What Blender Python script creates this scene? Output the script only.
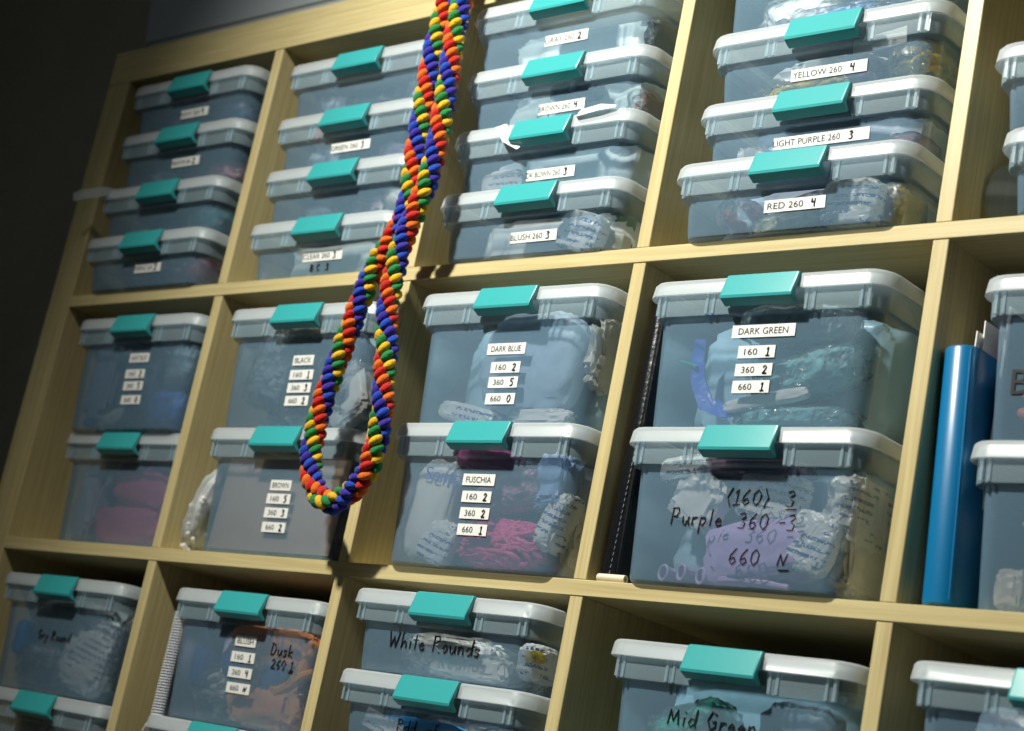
import bpy, math, random
from mathutils import Vector, Matrix, noise

sc = bpy.context.scene
COL = sc.collection
PI = math.pi
for _o in list(bpy.data.objects):
    bpy.data.objects.remove(_o)

# ------------------------------------------------------------------ camera
# metres; x along the shelf front, y into the shelf (front edges at y = 0), z up
ROT = (-0.31039987, 0.74264322, 0.0965597)
CAM = Vector((2.23016301, -1.36526275, -0.60579084))
FPX = 1814.5175
CX, CY = 512.0, 365.5


def _rot(w):
    v = Vector(w)
    return Matrix.Rotation(v.length, 3, v.normalized())


RW = _rot(ROT) @ Matrix(((1, 0, 0), (0, 0, -1), (0, 1, 0)))
cam = bpy.data.cameras.new('camera')
cam.sensor_fit = 'HORIZONTAL'
cam.sensor_width = 36.0
cam.lens = FPX * 36.0 / 1024.0
cam.clip_start = 0.05
cam.dof.use_dof = True
cam.dof.focus_distance = 1.84
cam.dof.aperture_fstop = 5.4
cam_o = bpy.data.objects.new('camera', cam)
COL.objects.link(cam_o)
cam_o.matrix_world = Matrix.Translation(CAM) @ Matrix((RW[0], -RW[1], -RW[2])).transposed().to_4x4()
sc.camera = cam_o

# ------------------------------------------------------------------ world, lights, exposure
sc.view_settings.view_transform = 'Standard'
sc.view_settings.look = 'None'
sc.view_settings.exposure = 0.0
sc.view_settings.gamma = 1.0
sc.view_settings.use_curve_mapping = False
sc.cycles.transparent_max_bounces = 40
sc.cycles.max_bounces = 10
sc.cycles.diffuse_bounces = 3
sc.cycles.sample_clamp_indirect = 4.0

w = bpy.data.worlds.new('world')
sc.world = w
w.use_nodes = True
w.node_tree.nodes['Background'].inputs[0].default_value = (0.80, 0.95, 1.0, 1)
w.node_tree.nodes['Background'].inputs[1].default_value = 0.015


def area(name, loc, target, size, power, col):
    l = bpy.data.lights.new(name, 'AREA')
    l.shape = 'DISK'
    l.size = size
    l.energy = power
    l.color = col
    o = bpy.data.objects.new(name, l)
    COL.objects.link(o)
    o.location = loc
    o.rotation_euler = (Vector(target) - Vector(loc)).to_track_quat('-Z', 'Y').to_euler()
    return o


def spot(name, loc, target, radius, power, col, angle, blend):
    l = bpy.data.lights.new(name, 'SPOT')
    l.shadow_soft_size = radius
    l.energy = power
    l.color = col
    l.spot_size = math.radians(angle)
    l.spot_blend = blend
    o = bpy.data.objects.new(name, l)
    COL.objects.link(o)
    o.location = loc
    o.rotation_euler = (Vector(target) - Vector(loc)).to_track_quat('-Z', 'Y').to_euler()
    return o


spot('ceiling_spot_light', (0.76, -1.2, 1.03), (1.34, 0.0, -0.04), 0.05, 245.0, (1.0, 0.97, 0.86), 100, 1.0)
area('left_fill_light', (0.3, -1.9, 1.03), (0.9, 0.0, -0.1), 0.4, 3.0, (0.90, 1.0, 0.98))  # unseen fill lamp added for weak frontal light from the left

# ------------------------------------------------------------------ pixel helper
def on(axis, val, u, v):
    """the point where the sight line of photo pixel (u, v) meets the plane axis = val"""
    d = RW.transposed() @ Vector(((u - CX) / FPX, (v - CY) / FPX, 1.0))
    return CAM + d * ((val - CAM[axis]) / d[axis])


# ------------------------------------------------------------------ materials
def new_mat(name):
    m = bpy.data.materials.new(name)
    m.use_nodes = True
    nt = m.node_tree
    nt.nodes.clear()
    out = nt.nodes.new('ShaderNodeOutputMaterial')
    return m, nt, out


def N(nt, kind, **kw):
    n = nt.nodes.new(kind)
    for k, v in kw.items():
        if k in n.inputs:
            n.inputs[k].default_value = v
        else:
            setattr(n, k, v)
    return n


def c4(c):
    return (c[0], c[1], c[2], 1.0)


def plain(name, col, rough=0.5, spec=0.4, bump=0.0, bscale=60.0, vary=0.0, sheen=0.0):
    m, nt, out = new_mat(name)
    p = N(nt, 'ShaderNodeBsdfPrincipled')
    p.inputs['Base Color'].default_value = c4(col)
    p.inputs['Roughness'].default_value = rough
    p.inputs['Specular IOR Level'].default_value = spec
    if sheen:
        p.inputs['Sheen Weight'].default_value = sheen
    if bump or vary:
        tc = N(nt, 'ShaderNodeTexCoord')
        no = N(nt, 'ShaderNodeTexNoise')
        no.inputs['Scale'].default_value = bscale
        no.inputs['Detail'].default_value = 4
        nt.links.new(tc.outputs['Object'], no.inputs['Vector'])
        if bump:
            b = N(nt, 'ShaderNodeBump')
            b.inputs['Strength'].default_value = bump
            b.inputs['Distance'].default_value = 0.004
            nt.links.new(no.outputs['Fac'], b.inputs['Height'])
            nt.links.new(b.outputs['Normal'], p.inputs['Normal'])
        if vary:
            mx = N(nt, 'ShaderNodeMix', data_type='RGBA')
            mx.inputs['A'].default_value = c4([x * (1 - vary) for x in col])
            mx.inputs['B'].default_value = c4([min(1, x * (1 + vary)) for x in col])
            nt.links.new(no.outputs['Fac'], mx.inputs['Factor'])
            nt.links.new(mx.outputs['Result'], p.inputs['Base Color'])
    nt.links.new(p.outputs[0], out.inputs[0])
    return m


def wood(name, axis):
    m, nt, out = new_mat(name)
    p = N(nt, 'ShaderNodeBsdfPrincipled')
    p.inputs['Roughness'].default_value = 0.42
    p.inputs['Specular IOR Level'].default_value = 0.35
    tc = N(nt, 'ShaderNodeTexCoord')
    mp = N(nt, 'ShaderNodeMapping')
    s = [220.0, 220.0, 220.0]
    s[axis] = 7.0
    mp.inputs['Scale'].default_value = s
    nt.links.new(tc.outputs['Object'], mp.inputs['Vector'])
    no = N(nt, 'ShaderNodeTexNoise')
    no.inputs['Scale'].default_value = 1.0
    no.inputs['Detail'].default_value = 5
    no.inputs['Distortion'].default_value = 0.6
    nt.links.new(mp.outputs[0], no.inputs['Vector'])
    cr = N(nt, 'ShaderNodeValToRGB')
    cr.color_ramp.elements[0].position = 0.30
    cr.color_ramp.elements[0].color = (0.50, 0.405, 0.195, 1)
    cr.color_ramp.elements[1].position = 0.72
    cr.color_ramp.elements[1].color = (0.65, 0.56, 0.30, 1)
    nt.links.new(no.outputs['Fac'], cr.inputs[0])
    nt.links.new(cr.outputs[0], p.inputs['Base Color'])
    nt.links.new(p.outputs[0], out.inputs[0])
    return m


def clear(name, tint, dcol, fac, edge, rough=0.25, gloss=0.5, bump=0.0, bscale=40.0, transl=0.4, crease_glint=0.0):
    """see-through plastic: transparent film + a milky diffuse/translucent share + gloss that grows at grazing angles"""
    m, nt, out = new_mat(name)
    tr = N(nt, 'ShaderNodeBsdfTransparent')
    tr.inputs[0].default_value = c4(tint)
    df = N(nt, 'ShaderNodeBsdfDiffuse')
    df.inputs[0].default_value = c4(dcol)
    tl = N(nt, 'ShaderNodeBsdfTranslucent')
    tl.inputs[0].default_value = c4(dcol)
    gl = N(nt, 'ShaderNodeBsdfGlossy')
    gl.inputs['Roughness'].default_value = rough
    m1 = N(nt, 'ShaderNodeMixShader')
    m1.inputs[0].default_value = transl
    nt.links.new(df.outputs[0], m1.inputs[1])
    nt.links.new(tl.outputs[0], m1.inputs[2])
    lw = N(nt, 'ShaderNodeLayerWeight')
    lw.inputs['Blend'].default_value = 0.35
    mr = N(nt, 'ShaderNodeMapRange')
    mr.inputs['To Min'].default_value = fac
    mr.inputs['To Max'].default_value = edge
    nt.links.new(lw.outputs['Facing'], mr.inputs['Value'])
    m2 = N(nt, 'ShaderNodeMixShader')
    fac_out = mr.outputs[0]
    no = None
    if bump or crease_glint:
        tc = N(nt, 'ShaderNodeTexCoord')
        no = N(nt, 'ShaderNodeTexNoise')
        no.inputs['Scale'].default_value = bscale
        no.inputs['Detail'].default_value = 3
        no.inputs['Distortion'].default_value = 1.2
        nt.links.new(tc.outputs['Object'], no.inputs['Vector'])
    if crease_glint:  # whitish noise spots put crease highlights into the film colour
        mr2 = N(nt, 'ShaderNodeMapRange')
        mr2.inputs['From Min'].default_value = 0.52
        mr2.inputs['From Max'].default_value = 0.72
        mr2.inputs['To Min'].default_value = 0.0
        mr2.inputs['To Max'].default_value = crease_glint
        nt.links.new(no.outputs['Fac'], mr2.inputs['Value'])
        ad = N(nt, 'ShaderNodeMath', operation='ADD')
        ad.use_clamp = True
        nt.links.new(mr.outputs[0], ad.inputs[0])
        nt.links.new(mr2.outputs[0], ad.inputs[1])
        fac_out = ad.outputs[0]
    nt.links.new(fac_out, m2.inputs[0])
    nt.links.new(tr.outputs[0], m2.inputs[1])
    nt.links.new(m1.outputs[0], m2.inputs[2])
    fr = N(nt, 'ShaderNodeFresnel')
    fr.inputs['IOR'].default_value = 1.45
    mg = N(nt, 'ShaderNodeMath', operation='MULTIPLY')
    mg.inputs[1].default_value = gloss
    nt.links.new(fr.outputs[0], mg.inputs[0])
    m3 = N(nt, 'ShaderNodeMixShader')
    nt.links.new(mg.outputs[0], m3.inputs[0])
    nt.links.new(m2.outputs[0], m3.inputs[1])
    nt.links.new(gl.outputs[0], m3.inputs[2])
    if bump:
        b = N(nt, 'ShaderNodeBump')
        b.inputs['Strength'].default_value = bump
        b.inputs['Distance'].default_value = 0.006
        nt.links.new(no.outputs['Fac'], b.inputs['Height'])
        for n in (df, gl, fr):
            nt.links.new(b.outputs['Normal'], n.inputs['Normal'])
    nt.links.new(m3.outputs[0], out.inputs[0])
    return m


def printed(name, base, ink, scale=150.0):
    """white plastic printed with rows of small type"""
    m, nt, out = new_mat(name)
    p = N(nt, 'ShaderNodeBsdfPrincipled')
    p.inputs['Roughness'].default_value = 0.3
    tc = N(nt, 'ShaderNodeTexCoord')
    wv = N(nt, 'ShaderNodeTexWave', bands_direction='Z')
    wv.inputs['Scale'].default_value = scale / 4
    nt.links.new(tc.outputs['Object'], wv.inputs['Vector'])
    n1 = N(nt, 'ShaderNodeTexNoise')
    n1.inputs['Scale'].default_value = 420.0
    n2 = N(nt, 'ShaderNodeTexNoise')
    n2.inputs['Scale'].default_value = 26.0
    nt.links.new(tc.outputs['Object'], n1.inputs['Vector'])
    nt.links.new(tc.outputs['Object'], n2.inputs['Vector'])
    a = N(nt, 'ShaderNodeMath', operation='GREATER_THAN')
    a.inputs[1].default_value = 0.62
    nt.links.new(wv.outputs['Fac'], a.inputs[0])
    b = N(nt, 'ShaderNodeMath', operation='GREATER_THAN')
    b.inputs[1].default_value = 0.45
    nt.links.new(n1.outputs['Fac'], b.inputs[0])
    c = N(nt, 'ShaderNodeMath', operation='GREATER_THAN')
    c.inputs[1].default_value = 0.53
    nt.links.new(n2.outputs['Fac'], c.inputs[0])
    ab = N(nt, 'ShaderNodeMath', operation='MULTIPLY')
    abc = N(nt, 'ShaderNodeMath', operation='MULTIPLY')
    nt.links.new(a.outputs[0], ab.inputs[0])
    nt.links.new(b.outputs[0], ab.inputs[1])
    nt.links.new(ab.outputs[0], abc.inputs[0])
    nt.links.new(c.outputs[0], abc.inputs[1])
    mx = N(nt, 'ShaderNodeMix', data_type='RGBA')
    mx.inputs['A'].default_value = c4(base)
    mx.inputs['B'].default_value = c4(ink)
    nt.links.new(abc.outputs[0], mx.inputs['Factor'])
    nt.links.new(mx.outputs['Result'], p.inputs['Base Color'])
    n3 = N(nt, 'ShaderNodeTexNoise')
    n3.inputs['Scale'].default_value = 70.0
    n3.inputs['Distortion'].default_value = 1.0
    nt.links.new(tc.outputs['Object'], n3.inputs['Vector'])
    bp = N(nt, 'ShaderNodeBump')
    bp.inputs['Strength'].default_value = 0.7
    bp.inputs['Distance'].default_value = 0.006
    nt.links.new(n3.outputs['Fac'], bp.inputs['Height'])
    nt.links.new(bp.outputs['Normal'], p.inputs['Normal'])
    nt.links.new(p.outputs[0], out.inputs[0])
    return m


M = {}
for ax, nm in enumerate('xyz'):
    M['wood_' + nm] = wood('birch_wood_' + nm, ax)
M['tub'] = clear('clear_tub_plastic', (0.985, 0.995, 1.0), (0.42, 0.72, 1.0), 0.175, 0.28, rough=0.22, gloss=0.7, transl=0.05)
M['collar'] = clear('clear_collar_plastic', (0.98, 0.99, 1.0), (0.62, 0.85, 0.98), 0.26, 0.38, rough=0.25, gloss=0.6, transl=0.10)
M['tub_in'] = clear('clear_tub_plastic_inside', (0.99, 0.995, 1.0), (0.50, 0.74, 0.92), 0.012, 0.06, rough=0.22, gloss=0.25, transl=0.3)
M['panel'] = clear('clear_lid_panel', (0.98, 0.99, 0.995), (0.70, 0.85, 0.95), 0.05, 0.20, rough=0.2, gloss=0.5, transl=0.4)
M['lid'] = clear('frosted_lid_plastic', (0.94, 0.97, 0.98), (0.84, 0.91, 0.95), 0.31, 0.52, rough=0.35, gloss=0.5, transl=0.15)
M['bin'] = clear('grey_bin_plastic', (0.7, 0.75, 0.8), (0.62, 0.68, 0.74), 0.62, 0.8, rough=0.35, gloss=0.5)
M['film'] = clear('clear_bag_film', (0.98, 0.985, 0.99), (0.88, 0.93, 0.96), 0.03, 0.14, rough=0.10, gloss=1.0, bump=1.0, bscale=55, transl=0.4, crease_glint=0.32)
M['disc'] = clear('clear_disc_plastic', (0.93, 0.95, 0.96), (0.6, 0.65, 0.68), 0.08, 0.5, rough=0.12, gloss=1.2)
M['teal'] = plain('teal_latch_plastic', (0.04, 0.365, 0.38), 0.34, 0.45)
M['label'] = plain('white_label_tape', (0.86, 0.87, 0.85), 0.45)
M['ink'] = plain('black_ink', (0.012, 0.012, 0.014), 0.5)
M['paper'] = plain('white_paper', (0.86, 0.85, 0.82), 0.6, bump=0.3, bscale=25)
M['board'] = plain('brown_card', (0.66, 0.49, 0.37), 0.75, vary=0.12, bscale=30)
M['leather'] = plain('black_leatherette', (0.008, 0.009, 0.012), 0.32, 0.5, bump=0.25, bscale=220)
M['thread'] = plain('grey_thread', (0.20, 0.23, 0.28), 0.6)
M['blue_poly'] = plain('blue_file_plastic', (0.004, 0.155, 0.36), 0.30, 0.5)
M['white_wire'] = plain('white_coil_plastic', (0.80, 0.84, 0.90), 0.35)
M['grey_card'] = plain('grey_notebook_card', (0.16, 0.16, 0.18), 0.6)
M['steel'] = plain('cream_plastic', (0.75, 0.70, 0.55), 0.35)
M['photo'] = plain('dark_photo_card', (0.05, 0.03, 0.05), 0.3)
M['wall'] = plain('dark_painted_wall', (0.42, 0.40, 0.33), 0.85, 0.2, vary=0.2, bscale=3)
M['floor'] = plain('dark_floor', (0.07, 0.062, 0.05), 0.6, vary=0.2, bscale=12)
M['ceiling'] = plain('ceiling_paint', (0.35, 0.35, 0.33), 0.9)
M['print'] = printed('printed_bag_blue', (0.86, 0.89, 0.92), (0.10, 0.14, 0.42))
M['print_grey'] = printed('printed_bag_grey', (0.86, 0.87, 0.87), (0.16, 0.20, 0.30))
M['print_tan'] = printed('printed_bag_tan', (0.55, 0.50, 0.42), (0.18, 0.12, 0.08))
ROPE = {'blue': (0.012, 0.055, 0.42), 'violet': (0.035, 0.022, 0.30), 'red': (0.50, 0.016, 0.010),
        'orange': (0.72, 0.14, 0.010), 'yellow': (0.72, 0.42, 0.015), 'green': (0.012, 0.20, 0.05)}
for k, c in ROPE.items():
    M['rope_' + k] = plain('rope_yarn_' + k, c, 0.75, 0.15, bump=0.5, bscale=500, sheen=0.2)
_bal = {}


def balloon_mat(col, rough=0.4):
    col = tuple(min(.88, x * 1.8) for x in col)
    key = (col, rough)
    if key not in _bal:
        _bal[key] = plain('balloon_latex_%d' % len(_bal), col, rough, 0.35, bump=0.35, bscale=70, vary=0.22)
    return _bal[key]


# ------------------------------------------------------------------ mesh helpers
class MB:
    def __init__(s):
        s.v, s.f = [], []

    def loft(s, loops, cap0=True, cap1=True, closed=True):
        base = len(s.v)
        n = len(loops[0])
        for L in loops:
            s.v += [tuple(p) for p in L]
        for i in range(len(loops) - 1):
            for j in range(n if closed else n - 1):
                k = (j + 1) % n
                s.f.append((base + i * n + j, base + i * n + k, base + (i + 1) * n + k, base + (i + 1) * n + j))
        if cap0:
            s.f.append(tuple(base + j for j in reversed(range(n))))
        if cap1:
            s.f.append(tuple(base + (len(loops) - 1) * n + j for j in range(n)))
        return s

    def box(s, a, b, mat=None):
        x0, y0, z0 = a
        x1, y1, z1 = b
        L0 = [(x0, y0, z0), (x1, y0, z0), (x1, y1, z0), (x0, y1, z0)]
        L1 = [(x0, y0, z1), (x1, y0, z1), (x1, y1, z1), (x0, y1, z1)]
        if mat is not None:
            L0 = [mat @ Vector(p) for p in L0]
            L1 = [mat @ Vector(p) for p in L1]
        return s.loft([L0, L1])

    def tube(s, pts, r, n=6, cap=True):
        pts = [Vector(p) for p in pts]
        loops = []
        ref = Vector((0.31, 0.17, 0.93))
        for i, p in enumerate(pts):
            t = pts[min(i + 1, len(pts) - 1)] - pts[max(i - 1, 0)]
            if t.length < 1e-9:
                t = Vector((0, 0, 1))
            t.normalize()
            a = t.cross(ref)
            if a.length < 0.05:
                a = t.cross(Vector((1, 0, 0)))
            a.normalize()
            ref = a.cross(t)
            b = t.cross(a)
            rr = r[i] if isinstance(r, (list, tuple)) else r
            loops.append([p + (a * math.cos(q) + b * math.sin(q)) * rr for q in [2 * PI * k / n for k in range(n)]])
        return s.loft(loops, cap, cap)

    def blob(s, c, ax, by, cz, nu=8, nv=5):
        """ellipsoid with half-axis vectors ax, by, cz"""
        base = len(s.v)
        c = Vector(c)
        s.v.append(tuple(c + cz))
        for i in range(1, nv):
            ph = PI * i / nv
            for j in range(nu):
                th = 2 * PI * j / nu
                s.v.append(tuple(c + ax * (math.sin(ph) * math.cos(th)) + by * (math.sin(ph) * math.sin(th)) + cz * math.cos(ph)))
        s.v.append(tuple(c - cz))
        last = len(s.v) - 1
        for j in range(nu):
            k = (j + 1) % nu
            s.f.append((base, base + 1 + j, base + 1 + k))
            for i in range(nv - 2):
                o = base + 1 + i * nu
                s.f.append((o + j, o + nu + j, o + nu + k, o + k))
            o = base + 1 + (nv - 2) * nu
            s.f.append((o + j, last, o + k))
        return s

    def mesh(s, name, smooth=True, angle=35):
        me = bpy.data.meshes.new(name)
        me.from_pydata(s.v, [], s.f)
        me.validate()
        if smooth:
            me.polygons.foreach_set('use_smooth', [True] * len(me.polygons))
            me.set_sharp_from_angle(angle=math.radians(angle))
        me.update()
        return me

    def build(s, name, mat, parent=None, smooth=True, angle=35):
        return put(name, s.mesh(name, smooth, angle), mat, parent)


def put(name, me, mat, parent=None):
    if mat is not None and not me.materials:
        me.materials.append(mat)
    o = bpy.data.objects.new(name, me)
    COL.objects.link(o)
    if parent is not None:
        o.parent = parent
    return o


def empty(name, loc, rz=0.0):
    o = bpy.data.objects.new(name, None)
    o.empty_display_size = 0.02
    COL.objects.link(o)
    o.location = loc
    o.rotation_euler = (0, 0, rz)
    return o


def tag(o, label=None, cat=None, group=None, kind=None):
    if label:
        o['label'] = label
    if cat:
        o['category'] = cat
    if group:
        o['group'] = group
    if kind:
        o['kind'] = kind
    return o


def rrect(hw, hd, r, z, cx=0.0, cy=0.0, n=4):
    pts = []
    for (sx, sy, a0) in ((1, -1, -PI / 2), (1, 1, 0), (-1, 1, PI / 2), (-1, -1, PI)):
        for i in range(n + 1):
            a = a0 + (PI / 2) * i / n
            pts.append((cx + sx * (hw - r) + r * math.cos(a), cy + sy * (hd - r) + r * math.sin(a), z))
    return pts


# ------------------------------------------------------------------ lettering
_txt = {}


def text_mesh(s):
    if s not in _txt:
        cu = bpy.data.curves.new('t', 'FONT')
        cu.body = s
        cu.size = 1.0
        cu.resolution_u = 3
        o = bpy.data.objects.new('t', cu)
        COL.objects.link(o)
        bpy.context.view_layer.update()
        ev = o.evaluated_get(bpy.context.evaluated_depsgraph_get())
        me = ev.to_mesh()
        vs = [v.co.copy() for v in me.vertices]
        fs = [tuple(p.vertices) for p in me.polygons]
        ev.to_mesh_clear()
        bpy.data.objects.remove(o)
        x0, x1 = min(v.x for v in vs), max(v.x for v in vs)
        y0, y1 = min(v.y for v in vs), max(v.y for v in vs)
        _txt[s] = ([((v.x - x0), (v.y - y0)) for v in vs], fs, x1 - x0, y1 - y0)
    return _txt[s]


# pen strokes of the marker hand: glyph -> (advance, strokes) on a cap height of 1
PEN = {
    '0': (.7, [[(.35, 1), (.08, .75), (.05, .3), (.3, 0), (.55, .25), (.6, .7), (.35, 1)]]),
    '1': (.5, [[(.1, .75), (.3, 1), (.25, 0)], [(.0, .0), (.55, .02)]]),
    '2': (.7, [[(.05, .75), (.3, 1), (.55, .8), (.4, .45), (.05, .02), (.65, .06)]]),
    '3': (.7, [[(.08, .9), (.4, 1), (.55, .8), (.25, .55), (.55, .35), (.45, .05), (.05, .05)]]),
    '4': (.7, [[(.1, 1), (.05, .55), (.5, .6)], [(.5, 1), (.45, 0)]]),
    '5': (.7, [[(.6, 1), (.15, .98), (.1, .6), (.4, .62), (.55, .35), (.4, .05), (.05, .05)]]),
    '6': (.7, [[(.5, 1), (.15, .6), (.08, .25), (.3, 0), (.55, .2), (.4, .45), (.1, .3)]]),
    '-': (.5, [[(.05, .45), (.45, .5)]]),
    ' ': (.45, []),
    'N': (.8, [[(.05, .1), (.2, .8), (.45, .15), (.7, .85)]]),
    'B': (.7, [[(.1, 1), (.08, 0)], [(.1, 1), (.5, .9), (.4, .6), (.1, .53), (.55, .4), (.5, .08), (.08, 0)]]),
    'C': (.7, [[(.6, .85), (.35, 1), (.08, .5), (.3, .02), (.62, .15)]]),
    'D': (.75, [[(.12, 1), (.1, 0)], [(.0, .98), (.45, .9), (.65, .5), (.45, .08), (.05, 0)]]),
    'G': (.75, [[(.6, .85), (.3, 1), (.05, .5), (.3, 0), (.6, .2), (.6, .48), (.35, .45)]]),
    'L': (.6, [[(.12, 1), (.08, .02), (.55, .05)]]),
    'M': (.9, [[(.05, 0), (.15, .85), (.4, .2), (.65, .85), (.8, 0)]]),
    'P': (.7, [[(.1, 1), (.05, 0)], [(.0, .95), (.45, 1), (.55, .75), (.4, .5), (.08, .48)]]),
    'R': (.7, [[(.1, 1), (.05, 0)], [(.0, .95), (.45, 1), (.55, .75), (.08, .5), (.6, 0)]]),
    'W': (1.0, [[(.02, 1), (.22, 0), (.45, .7), (.65, 0), (.9, 1)]]),
    'a': (.6, [[(.5, .45), (.2, .5), (.05, .2), (.25, 0), (.45, .2), (.5, .48), (.52, .0)]]),
    'd': (.6, [[(.5, .4), (.2, .48), (.05, .2), (.25, 0), (.48, .2), (.55, 1), (.52, 0)]]),
    'e': (.55, [[(.05, .25), (.45, .3), (.28, .5), (.06, .25), (.2, 0), (.5, .1)]]),
    'f': (.45, [[(.5, .95), (.25, .9), (.2, .0)], [(.02, .5), (.45, .52)]]),
    'g': (.6, [[(.5, .45), (.2, .5), (.05, .2), (.3, .05), (.5, .4), (.45, -.4), (.1, -.35)]]),
    'h': (.6, [[(.1, 1), (.06, 0), (.12, .35), (.35, .5), (.48, .3), (.5, 0)]]),
    'i': (.3, [[(.14, .5), (.12, 0)], [(.16, .75), (.18, .8)]]),
    'k': (.55, [[(.1, 1), (.06, 0)], [(.48, .5), (.1, .22), (.5, 0)]]),
    'l': (.3, [[(.15, 1), (.1, 0)]]),
    'n': (.6, [[(.08, .5), (.08, 0), (.15, .35), (.35, .5), (.46, .3), (.5, 0)]]),
    'o': (.55, [[(.3, .5), (.06, .25), (.25, 0), (.48, .22), (.3, .5)]]),
    'p': (.6, [[(.1, .5), (.04, -.45)], [(.1, .4), (.35, .5), (.48, .25), (.3, .02), (.08, .1)]]),
    'r': (.45, [[(.08, .5), (.06, 0)], [(.08, .3), (.25, .48), (.42, .45)]]),
    's': (.5, [[(.42, .45), (.15, .5), (.1, .32), (.4, .2), (.3, 0), (.02, .04)]]),
    't': (.4, [[(.2, .95), (.18, 0)], [(.0, .6), (.4, .62)]]),
    'u': (.6, [[(.06, .5), (.1, .08), (.3, 0), (.46, .3), (.5, .5), (.52, 0)]]),
    'y': (.55, [[(.06, .5), (.25, .1)], [(.48, .5), (.05, -.45)]]),
    '_': (.8, [[(-.2, -.15), (.8, -.1)]]),
    '(': (.4, [[(.35, 1.1), (.05, .5), (.3, -.1)]]),
    ')': (.4, [[(.05, 1.1), (.35, .5), (.1, -.1)]]),
}


def pen_strokes(s, h, rnd=None):
    x = 0.0
    out = []
    for ch in s:
        if ch == '_':
            out.append([((x - .75) * h, -.18 * h), (x * h, -.14 * h)])
            continue
        adv, st = PEN[ch]
        for q in st:
            out.append([((x + a) * h + .06 * b * h, b * h) for a, b in q])
        x += adv + .12
    return out, x * h


def front_matrix(lx, ly, lz, tilt=0.0, roll=0.0):
    """a frame whose x runs along the box front, whose y runs up, whose z looks out of the box"""
    return Matrix.Translation((lx, ly, lz)) @ Matrix.Rotation(PI / 2 - tilt, 4, 'X') @ Matrix.Rotation(roll, 4, 'Z')


def write_pen(name, s, h, mat4, parent, r=0.0007, center=True, material=None):
    st, wd = pen_strokes(s, h)
    mb = MB()
    off = wd / 2 if center else 0
    for q in st:
        P = []
        for i in range(len(q) - 1):
            for k in range(3):
                t = k / 3
                P.append((q[i][0] * (1 - t) + q[i + 1][0] * t, q[i][1] * (1 - t) + q[i + 1][1] * t))
        P.append(q[-1])
        mb.tube([mat4 @ Vector((a - off, b - h / 2, 0.0004)) for a, b in P], r, 5)
    return mb.build(name, material or M['ink'], parent)


def write_type(name, s, wd, h, mat4, parent, dx=0.0, material=None):
    vs, fs, W0, H0 = text_mesh(s)
    mb = MB()
    mb.v = [tuple(mat4 @ Vector((dx + (x / W0 - .5) * wd, (y / H0 - .5) * h, 0.0006))) for x, y in vs]
    mb.f = fs
    return mb.build(name, material or M['ink'], parent, smooth=False)


# ------------------------------------------------------------------ dimensions of the shelf
C_, T_, F_, R_ = 0.335, 0.01657526, 0.05294047, 0.33783305
DEPTH = 0.39
PX = C_ + T_
PZ = R_ + T_
ROWZ = [0.0, -PZ, -2 * PZ, -3 * PZ, -4 * PZ]          # top of the board each row stands on
TOP = R_ + F_
XR = 5 * C_ + 4 * T_ + F_
FLOOR = -4 * PZ - F_
CEIL = 1.06

# ------------------------------------------------------------------ the room
tag(MB().box((-2.2, -3.2, FLOOR - .05), (3.6, 0.46, FLOOR)).build('floor', M['floor'], smooth=False), kind='structure')
tag(MB().box((-2.2, -3.2, CEIL), (3.6, 0.46, CEIL + .05)).build('ceiling', M['ceiling'], smooth=False), kind='structure')
tag(MB().box((-2.2, 0.40, FLOOR), (3.6, 0.46, CEIL)).build('wall_back', M['wall'], smooth=False), kind='structure')
tag(MB().box((-2.26, -3.2, FLOOR), (-2.2, 0.46, CEIL)).build('wall_left', M['wall'], smooth=False), kind='structure')

# ------------------------------------------------------------------ the cube shelving unit
sh = empty('shelving_unit', (0, 0, FLOOR))
tag(sh, 'tall pale birch cube shelving unit holding all the clear boxes', 'shelving unit')


def board(name, a, b, mat):
    mb = MB()
    e = 0.0007
    (x0, y0, z0), (x1, y1, z1) = a, b
    z0 -= FLOOR
    z1 -= FLOOR
    # thin eased front edge
    L = []
    for y, i in ((y0, e), (y0 + e, 0), (y1, 0)):
        L.append([(x0 + i, y, z0 + i), (x1 - i, y, z0 + i), (x1 - i, y, z1 - i), (x0 + i, y, z1 - i)])
    mb.loft(L)
    return mb.build(name, mat, sh, smooth=False)


board('top_panel', (-F_, 0, R_), (XR, DEPTH, TOP), M['wood_x'])
board('bottom_panel', (-F_, 0, FLOOR), (XR, DEPTH, FLOOR + F_), M['wood_x'])
board('side_panel', (-F_, 0.0002, FLOOR + F_), (0, DEPTH, R_ - .0004), M['wood_z'])
board('side_panel', (XR - F_, 0.0002, FLOOR + F_), (XR, DEPTH, R_ - .0004), M['wood_z'])
for k in range(4):
    board('shelf', (0, 0.0, ROWZ[k] - T_), (XR - F_, DEPTH, ROWZ[k]), M['wood_x'])
for rI in range(5):
    for k in range(1, 5):
        x = k * PX - T_
        board('divider', (x, 0.0008, ROWZ[rI] + .0003), (x + T_, DEPTH, ROWZ[rI] + R_ - .0003), M['wood_z'])

# ------------------------------------------------------------------ clip boxes
LW, LD = 0.283, 0.375          # lid width and depth
LR = 0.024
_cache = {}


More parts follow.
